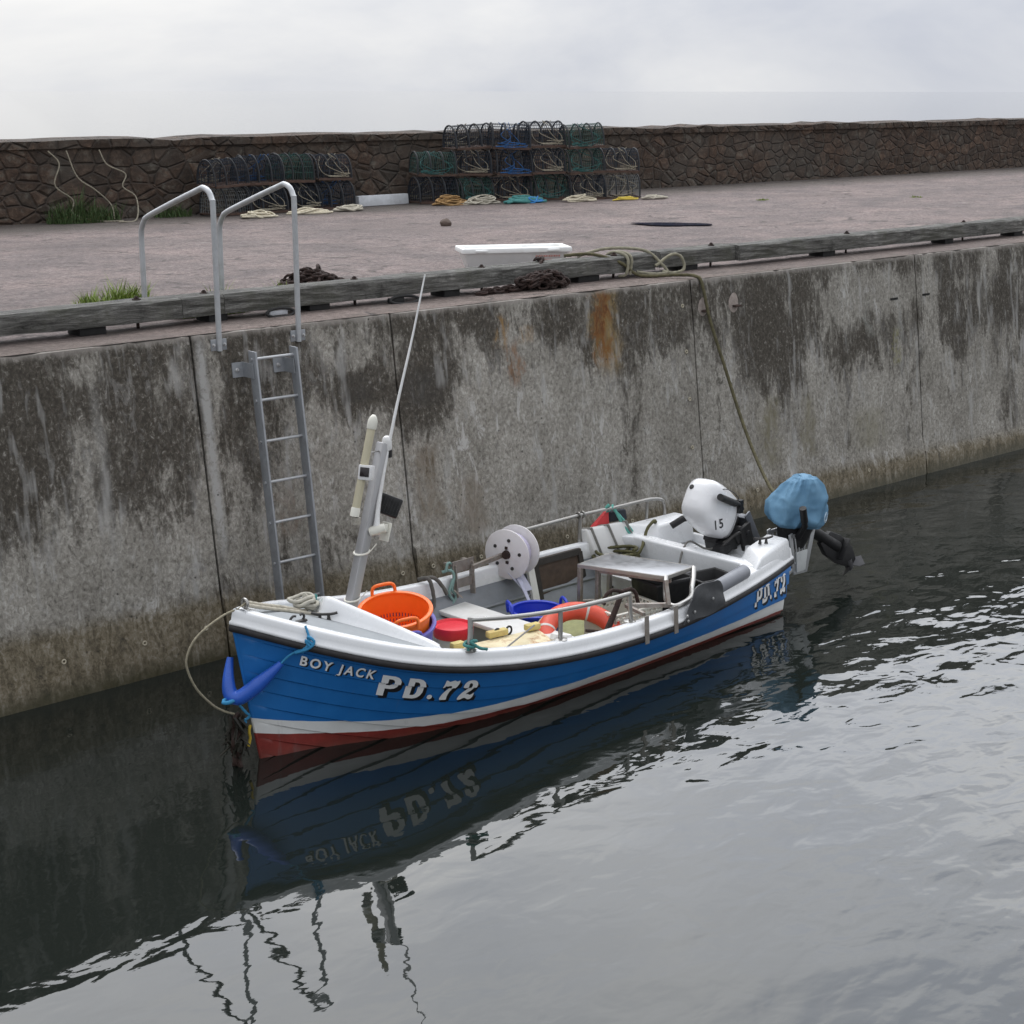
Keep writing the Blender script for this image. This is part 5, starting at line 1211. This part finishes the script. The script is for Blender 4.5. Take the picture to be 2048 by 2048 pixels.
rope_thing('green_rope', [(4.13, -.755, .745), (4.15, -.74, .78), (4.17, -.755, .745), (4.16, -.77, .715), (4.19, -.735, .75), (4.22, -.755, .76), (4.23, -.77, .735), (4.25, -.74, .72)], .013, RG, 'sea green rope knotted on the far rail, hanging beside the strapped box',
           extra=[[(4.20, -.745, .75), (4.30, -.69, .62), (4.36, -.61, .48), (4.33, -.58, .36), (4.2, -.5, .27), (3.75, -.22, .17), (3.5, -.05, .14)], [(4.22, -.745, .75), (4.27, -.68, .60), (4.33, -.60, .47), (4.37, -.57, .38)]])
rope_thing('rope_coil', [(4.05 + .17 * math.cos(a) * (1 + .2 * math.sin(a * 1.7)), -.56 + .13 * math.sin(a * 1.02), .26 + .006 * a) for a in [.55 * k for k in range(60)]], .014, M('rope_wet_olive', (.080, .075, .030), .8, var=.35, vscale=24), 'olive rope coil heaped in the far stern corner of the boat',
           extra=[[(4.1, -.45, .34), (4.2, -.42, .44), (4.28, -.46, .50), (4.32, -.56, .48), (4.2, -.62, .36)], [(4.28, -.52, .36), (4.34, -.50, .5), (4.38, -.50, .58), (4.46, -.50, .63), (4.50, -.52, .60), (4.44, -.58, .54), (4.36, -.64, .545), (4.46, -.66, .54)]])
rope_thing('teal_lashing', [(1.08, .80, zsheer(1.1) + .105), (1.12, .75, zsheer(1.1) + .115), (1.15, .79, zsheer(1.1) + .125), (1.10, .82, zsheer(1.1) + .13), (1.07, .77, zsheer(1.1) + .14), (1.13, .75, zsheer(1.1) + .15), (1.15, .80, zsheer(1.1) + .155), (1.09, .81, zsheer(1.1) + .165), (1.14, .84, zsheer(1.1) + .12), (1.19, .86, zsheer(1.1) + .105)], .011, RT, 'dark teal rope wound round the foot of the near rail')
rope_thing('rope_tail', [(2.12, -.86, .545), (2.16, -.80, .56), (2.18, -.775, .50), (2.20, -.77, .36), (2.16, -.76, .31)], .016, M('rope_dark', (.10, .095, .085), .9), 'dark rope hanging over the far gunwale behind the orange basket', extra=[[(2.14, -.85, .55), (2.22, -.79, .55), (2.30, -.775, .46), (2.33, -.77, .40)]])
rope_thing('green_lashing', [(2.37, -.86, .55), (2.40, -.80, .57), (2.43, -.79, .52), (2.40, -.785, .42), (2.44, -.78, .36), (2.40, -.78, .30), (2.46, -.775, .27)], .012, M('rope_greygreen', (.17, .27, .25), .85, var=.25), 'grey green rope knotted on the far gunwale left of the reel bracket', extra=[[(2.37, -.82, .56), (2.40, -.83, .62), (2.44, -.83, .60), (2.42, -.81, .55)], [(2.42, -.79, .5), (2.37, -.785, .40), (2.41, -.78, .33)]])
rope_thing('fuel_hose', [(4.74, .10, .50), (4.68, .12, .54), (4.55, .02, .47), (4.40, -.06, .55), (4.27, -.03, .50), (4.16, .0, .36), (4.02, -.08, .27), (3.9, -.25, .26)], .009, M('hose_grey', (.14, .135, .125), .6), 'grey fuel hose running from the white outboard over the well rim')

# blue fender slung round the stem
FEND = M('fender_blue', (.022, .10, .48), .32, var=.06, vscale=6)
e, o_ = bthing('bow_fender', -.2, 0, .5, 'long blue sausage fender slung in a V round the bow', 'fender')
fp_ = [B(.035, .205, .688), B(-.015, .168, .630), B(-.070, .120, .565), B(-.125, .068, .500), B(-.172, .018, .462), B(-.196, -.025, .480), B(-.190, -.052, .550), B(-.165, -.078, .620), B(-.135, -.10, .690)]
fs2 = spl(fp_, .02); n_ = len(fs2)
MB().tube(fs2, [.049 * min(1, .42 + .58 * min(1, min(i, n_ - 1 - i) / 9)) for i in range(n_)], 16).build('body', FEND, e, o_)
MB().rope([B(.03, .205, .685), B(.075, .235, .735), B(.115, .29, .775), B(.135, .338, .80), B(.146, .352, .83), B(.152, .338, .875), B(.16, .30, .925)], .008).rope([B(.10, .27, .755), B(.135, .345, .79), B(.16, .365, .82), B(.13, .335, .845), B(.15, .36, .805), B(.17, .37, .84), B(.14, .345, .87), B(.155, .34, .83), B(.12, .31, .765)], .010).build('lanyard', RB2 := M('rope_sky_blue', (.03, .22, .42), .8, var=.2), e, o_)
MB().rope([B(-.20, .03, .46), B(-.25, .03, .455), B(-.27, .0, .45), B(-.24, -.02, .46), B(-.21, -.01, .43), B(-.24, .03, .46)], .013).rope([B(-.17, .02, .42), B(-.13, .03, .36), B(-.10, .03, .32), B(-.14, .01, .29), B(-.10, -.01, .27)], .009).build('lower_lashing', RB2, e, o_)
e, o_ = bthing('anchor_chain', -.18, 0, .2, 'weed covered rusty chain hanging into the water below the bow', 'chain')
WEED = M('seaweed', (.012, .011, .006), .6, var=.5)
chm = chain(e, [BW(-.17, 0, .34), BW(-.20, .01, .20), BW(-.19, 0, .08), BW(-.18, 0, -.1)], .022, .085, M('weedy_iron', (.030, .015, .011), .8, var=.4))
wd = MB(); rnd = random.Random(4)
for k in range(34):
    c = BW(-.19 + rnd.uniform(-.05, .05), rnd.uniform(-.05, .05), rnd.uniform(.16, .36)); wd.tube([c, c + Vector((rnd.uniform(-.04, .04), rnd.uniform(-.04, .04), -.05)), c + Vector((rnd.uniform(-.06, .06), rnd.uniform(-.06, .06), -.11))], [.012, .010, .004], 4)
wd.build('seaweed', WEED, e, e.location)
MB().rope([BW(-.095, .03, .26), BW(-.11, .035, .22), BW(-.10, .03, .17), BW(-.115, .03, .12)], .010).build('yellow_strop', M('strop_yellow', (.42, .30, .03), .8, var=.3), e, e.location)

# ------------------------------------------------------------------ outboard motors
def sell(m_, c, ax, fw, lat, rings, n=28, ex=3.0, tw=None):
    """loft of superellipse rings: (height, fore, aft, half width)"""
    rows = []
    for h, a, b, w, *off in rings:
        row = []
        for k in range(n):
            t = 2 * PI * k / n; ct, st_ = math.cos(t), math.sin(t)
            x = math.copysign(abs(ct) ** (2 / ex), ct) * (a if ct > 0 else b); y = math.copysign(abs(st_) ** (2 / ex), st_) * w
            row.append(c + ax * h + fw * x + lat * y)
        rows.append(row)
    m_.grid(rows, True, closed=True); m_.add(rows[0], [tuple(range(n - 1, -1, -1))]); m_.add(rows[-1], [tuple(range(n))])
    return rows
COWL = M('cowl_white', (.76, .765, .78), .22, var=.02, vscale=3, coat=.3)
e, o_ = bthing('outboard_motor', 4.80, -.05, .40, 'white outboard motor marked 15, tilted up in the stern well', 'outboard motor')
ta = math.radians(56)
A1 = Vector((-math.sin(ta), 0, math.cos(ta))); F1 = Vector((-math.cos(ta), 0, -math.sin(ta))); L1 = Vector((0, -1, 0))
yw_ = Matrix.Rotation(math.radians(8), 3, 'Z'); A1 = yw_ @ A1; F1 = yw_ @ F1; L1 = yw_ @ L1
C1 = B(4.765, -.02, .665)
cw = MB(); sell(cw, C1, A1, F1, L1, [(0, .150, .185, .122), (.012, .165, .202, .138), (.08, .182, .214, .153), (.20, .188, .217, .158), (.32, .184, .212, .156), (.42, .172, .200, .148), (.475, .155, .182, .134), (.512, .125, .152, .110), (.530, .085, .11, .075), (.536, .03, .05, .03)], ex=3.3, n=44)
cw = cw.build('cowling', COWL, e, o_, sharp=70)
st_ = MB(); sell(st_, C1, A1, F1, L1, [(.050, .1735, .209, .1465), (.052, .1765, .2115, .1495), (.057, .1775, .2125, .1505), (.059, .1755, .2105, .1485)], ex=3.3, n=44); st_.build('cowl_seam', M('seam_grey', (.22, .22, .23), .5), cw, o_)
# "15" on the near cheek, laid on the cowling's own surface
from mathutils.bvhtree import BVHTree
cbm = bmesh.new(); cbm.from_mesh(cw.data); cbm.normal_update(); tree = BVHTree.FromBMesh(cbm)
def on_cowl(base, out):
    hit = tree.ray_cast(base - o_ + out * .6, -out); return hit[0], hit[1]
outd = Vector((-.766, -.588, .26)).normalized(); rt = Vector((0, 0, 1)).cross(outd).normalized(); upv = outd.cross(rt)
rt, upv = rt * .94 + upv * .34, upv * .94 - rt * .34
nf = font_mesh('15', 1.0, .02, .30); mx_ = max(v.co.x for v in nf.vertices)
bm = bmesh.new(); bm.from_mesh(nf); bmesh.ops.subdivide_edges(bm, edges=bm.edges, cuts=2); bmesh.ops.triangulate(bm, faces=bm.faces)
mb_ = B(4.625, .05, .675)
for v in bm.verts:
    hp, hn = on_cowl(mb_ + rt * (v.co.x / mx_ - .5) * .095 + upv * (v.co.y - .35) * .10, outd)
    v.co = hp + hn * .003 if hp is not None else mb_ - o_
nm = bpy.data.meshes.new('power_mark'); bm.to_mesh(nm); bm.free(); nm.materials.append(LB)
o = bpy.data.objects.new('power_mark', nm); COL.objects.link(o); o.parent = cw
hp, hn = on_cowl(B(4.262, .05, 1.06), outd)
if hp is not None: MB().lathe([(0, -.002), (.021, -.002), (.021, .003), (.017, .004), (0, .004)], hp, hn, 16).build('vent_plug', DARKM, cw)
cbm.free()
pn = MB(); sell(pn, C1, A1, F1, L1, [(-.16, .07, .08, .06), (-.12, .11, .13, .09), (-.04, .140, .175, .118), (0, .150, .188, .125)], ex=2.6); pn.build('lower_pan', BLACKP, e, o_)
MB().tube([C1 - A1 * .14 + F1 * -.02, C1 - A1 * .42 + F1 * -.05, C1 - A1 * .95 + F1 * -.10], [.06, .05, .035], 12).build('drive_leg', BLACKP, e, o_)
tl = MB().tube([C1 - A1 * .02 + L1 * .13 - F1 * .14, C1 + A1 * .12 + L1 * .165 - F1 * .13, C1 + A1 * .20 + L1 * .18 - F1 * .105], [.026, .022, .02], 10).box(C1 + A1 * .08 + L1 * .16 - F1 * .125, (.05, .05, .11))
tl.build('tiller_arm', BLACKP, e, o_); 
MB().tube([C1 + A1 * .20 + L1 * .18 - F1 * .105, C1 + A1 * .50 + L1 * .20 - F1 * .04], .029, 12).build('tiller_grip', M('grip_rubber', (.016, .016, .016), .7), e, o_)
MB().box(B(4.87, .16, .54), (.14, .035, .22), Matrix.Rotation(-.35, 3, 'Y')).box(B(4.87, -.18, .54), (.14, .035, .22), Matrix.Rotation(-.35, 3, 'Y')).tube([B(4.86, -.2, .58), B(4.86, .2, .58)], .025, 10).box(B(4.78, .10, .50), (.05, .05, .12)).box(B(4.78, -.10, .50), (.05, .05, .12)).build('clamp_bracket', BLACKP, e, o_, bevel=.006)
MB().box(B(4.99, .13, .60), (.07, .018, .30), Matrix.Rotation(-.55, 3, 'Y')).box(B(5.02, .03, .59), (.05, .16, .22), Matrix.Rotation(-.55, 3, 'Y')).build('tilt_plate', M('plate_grey', (.16, .17, .19), .5, .3), e, o_, bevel=.005)
rnd = random.Random(2)
for k in range(9):
    c = C1 - A1 * rnd.uniform(.02, .16) + F1 * rnd.uniform(-.1, .12) + L1 * rnd.uniform(.05, .13); MB().box(c, (rnd.uniform(.02, .06), rnd.uniform(.02, .04), rnd.uniform(.02, .05)), Matrix.Rotation(rnd.uniform(0, 1), 3, 'Z')).build('linkage', DARKM, e, o_, bevel=.003)
sw_ = MB().box(B(4.74, .03, .505), (.24, .22, .10), Matrix.Rotation(-.3, 3, 'Y')).box(B(4.62, .10, .475), (.12, .10, .07)).box(B(4.80, .12, .56), (.12, .08, .10), Matrix.Rotation(-.6, 3, 'Y')).box(B(4.66, -.02, .53), (.10, .14, .06), Matrix.Rotation(.4, 3, 'Y'))
sw_.build('swivel_bracket', BLACKP, e, o_, bevel=.010)
MB().tube(spl([B(4.60, .12, .50), B(4.66, .16, .57), B(4.76, .17, .60), B(4.86, .14, .56)], .02), .012, 8).build('carry_handle', DARKM, e, o_)
MB().rope([C1 + A1 * .42 + L1 * .09 - F1 * .1, C1 + A1 * .36 + L1 * .14 - F1 * .16, C1 + A1 * .20 + L1 * .15 - F1 * .19, C1 + A1 * .02 + L1 * .13 - F1 * .18], .004).build('lanyard', M('cord_dark', (.08, .08, .08), .7), cw, o_)
tag(MB().tube([BW(4.52, -.36, .60), BW(4.60, -.30, .66), BW(4.62, -.24, .68), BW(4.70, -.22, .62)], .03, 10).build('black_hose', BLACKP), 'short black hose bent beside the white outboard at the far side', 'hose')

e, o_ = bthing('outboard_motor', 5.05, .45, .5, 'outboard motor under a light blue canvas cover, hung off the stern', 'outboard motor')
cvm, nt_, bs_ = nt_new('canvas_blue'); vv = objco(nt_)
L(nt_, ramp(nt_, noi(nt_, vv, 5, 6, .6), [(.3, (.085, .205, .335)), (.7, (.14, .285, .42))]), bs_.inputs['Base Color']); bs_.inputs['Roughness'].default_value = .75
bump(nt_, noi(nt_, vv, 300, 2), .15, .003, bs_)
C2 = B(5.14, .47, .70); A2 = B(.06, .06, 1.0).normalized(); F2 = B(-.82, -.40, .30).normalized(); F2 = (F2 - A2 * F2.dot(A2)).normalized(); L2 = A2.cross(F2)
cv = MB()
rings = [(-.055, .185, .175, .135), (-.02, .235, .22, .17), (.05, .262, .245, .185), (.13, .262, .25, .188), (.20, .235, .235, .175), (.27, .18, .20, .15), (.33, .11, .155, .125), (.365, .06, .12, .10), (.375, .02, .06, .05)]
dense = []
for i in range(len(rings) - 1):
    for k in range(5):
        f = k / 5; dense.append(tuple(a + (b - a) * f for a, b in zip(rings[i], rings[i + 1])))
dense.append(rings[-1])
rows = sell(cv, C2, A2, F2, L2, dense, n=84, ex=2.3)
for i, v in enumerate(cv.v):
    d = v - C2; a = math.atan2(d.dot(L2), d.dot(F2)); h = d.dot(A2)
    r1 = 1 - abs(mnoise.noise(Vector((math.cos(a) * 2.2, math.sin(a) * 2.2, h * 2.6 + 5)))) * 2.4; r2 = 1 - abs(mnoise.noise(d * 9 + Vector((3, 1, 2)))) * 2.5
    rdg = max(0, r1) ** 2 * .036 + max(0, r2) ** 2 * .009 + mnoise.noise(d * 4.5) * .026
    out = (d - A2 * h); out = out.normalized() if out.length > .02 else Vector((0, 0, 0))
    cv.v[i] = v + out * (rdg - .022) + A2 * (mnoise.noise(d * 8 + Vector((9, 2, 2))) * .014)
CV = cv.build('canvas_cover', cvm, e, o_, sharp=180)
rg_ = MB(); cc_ = C2 + A2 * .06 - F2 * .17 + L2 * .15
nrm2 = (L2 * .75 - F2 * .65).normalized(); uu = A2; ww = nrm2.cross(uu)
for q in (.035, .024): rg_.tube([cc_ + nrm2 * .012 + (uu * math.cos(a) * 1.25 + ww * math.sin(a)) * q for a in [2 * PI * k / 20 for k in range(20)]], .0022, 5, True)
rg_.build('printed_emblem', M('print_pale', (.50, .62, .72), .7), CV, o_)
tl = MB().tube([C2 - A2 * .12 + L2 * .10 + F2 * .02, C2 - A2 * .0 + L2 * .205 + F2 * .035, C2 + A2 * .10 + L2 * .24 + F2 * .075], [.03, .026, .026], 10)
tl.tube([C2 + A2 * .04 + L2 * .218 + F2 * .05, C2 + A2 * .165 + L2 * .255 + F2 * .105], .030, 12); tl.build('tiller', BLACKP, e, o_)
nk = MB(); sell(nk, C2, A2, F2, L2, [(-.24, .07, .09, .06), (-.16, .10, .12, .085), (-.05, .15, .15, .115)], ex=2.5); nk.build('lower_pan', BLACKP, e, o_)
lp = [C2 - A2 * .08 - F2 * .05, B(5.35, .47, .565), B(5.50, .49, .475), B(5.69, .51, .36)]
MB().tube(spl(lp, .05), [.055, .052, .05, .05, .05, .05, .05, .052, .055, .055, .055, .055, .055, .055, .05, .05][:len(spl(lp, .05))] + [.05] * max(0, len(spl(lp, .05)) - 16), 12).build('drive_leg', BLACKP, e, o_)
ld = (lp[3] - lp[1]).normalized(); lx_ = Vector((0, 1, 0)); lx_ = (lx_ - ld * lx_.dot(ld)).normalized(); ly_ = ld.cross(lx_)
fin = MB()
def plate(m_, c, pts, th, n_):   # flat outline (along leg, across) given thickness
    m_.hexa([c + ld * a + ly_ * b - n_ * th / 2 for a, b in pts], [c + ld * a + ly_ * b + n_ * th / 2 for a, b in pts])
plate(fin, lp[2], [(-.02, -.06), (.10, -.12), (.30, -.13), (.46, -.10), (.52, -.02), (.40, .07), (.20, .10), (.05, .08)], .05, lx_)
fin.box(lp[2] + ld * .26, (.20, .17, .014), Matrix(((ly_.x, lx_.x, ld.x), (ly_.y, lx_.y, ld.y), (ly_.z, lx_.z, ld.z))))
fin.build('gearcase', BLACKP, e, o_, bevel=.012)
pc = lp[2] + ld * .44 - ly_ * .06; pa = (ld * .75 - ly_ * .55).normalized()
pr = MB().lathe([(.038, -.02), (.036, .06), (.012, .09), (0, .095)], pc, pa, 14)
pu = pa.orthogonal().normalized(); pv = pa.cross(pu)
for k in range(3):
    a = 2 * PI * k / 3 + .4; r_ = pu * math.cos(a) + pv * math.sin(a); s_ = pa.cross(r_)
    rows = [[pc + pa * .03 + r_ * rr_ + (s_ * .8 + pa * .6) * ww_ * (.35 + 1.5 * (rr_ - .03) / .09 if rr_ < .09 else 1.1) for ww_ in (-.04, -.02, 0, .02, .04)] for rr_ in (.03, .055, .08, .105, .13)]
    pr.grid(rows, True); pr.grid([[v + pa * .005 for v in r] for r in rows], True)
pr.build('propeller', M('prop_grey', (.09, .09, .095), .45, .4), e, o_)
ALP = M('bracket_aluminium', (.40, .41, .42), .45, .5, var=.06)
bk = MB()
for p in (.30, .52):
    bk.beam(B(4.99, p, .61), B(5.06, p, .27), .014, .045, (1, 0, 0)).beam(B(5.31, p, .60), B(5.22, p, .24), .014, .055, (1, 0, 0)).beam(B(4.99, p, .585), B(5.31, p, .585), .014, .03).beam(B(5.06, p, .26), B(5.23, p, .25), .014, .03)
    for k in range(4): bk.beam(B(5.05 + .055 * k, p, .58), B(5.09 + .035 * k, p, .42), .010, .016)
bk.beam(B(5.30, .30, .55), B(5.30, .52, .55), .03, .05).beam(B(5.22, .30, .27), B(5.22, .52, .27), .03, .05)
for p in (.30, .52): bk.beam(B(5.03, p, .44), B(4.87, p, .34), .012, .03).beam(B(5.05, p, .30), B(4.86, p, .22), .012, .03)
bk.build('lifting_bracket', ALP, e, o_, bevel=.002)
MB().hexa([B(5.08, .526, .265), B(5.20, .526, .265), B(5.20, .542, .265), B(5.08, .542, .265)], [B(5.06, .526, .44), B(5.22, .526, .44), B(5.22, .542, .44), B(5.06, .542, .44)]).build('bracket_pad', M('pad_pale', (.48, .50, .50), .5), e, o_, bevel=.004)
MB().hexa([C2 - A2 * .22 + F2 * .10 + L2 * .08, C2 - A2 * .22 - F2 * .02 + L2 * .08, C2 - A2 * .22 - F2 * .02 - L2 * .08, C2 - A2 * .22 + F2 * .10 - L2 * .08], [C2 - A2 * .06 + F2 * .13 + L2 * .09, C2 - A2 * .06 - F2 * .04 + L2 * .09, C2 - A2 * .06 - F2 * .04 - L2 * .09, C2 - A2 * .06 + F2 * .13 - L2 * .09]).build('clamp', BLACKP, e, o_)
for u_ in [k for k in range(4) if not used[k]]:
    for ch in list(protos[u_].children): bpy.data.objects.remove(ch)
    bpy.data.objects.remove(protos[u_])
scene.render.engine = 'CYCLES'
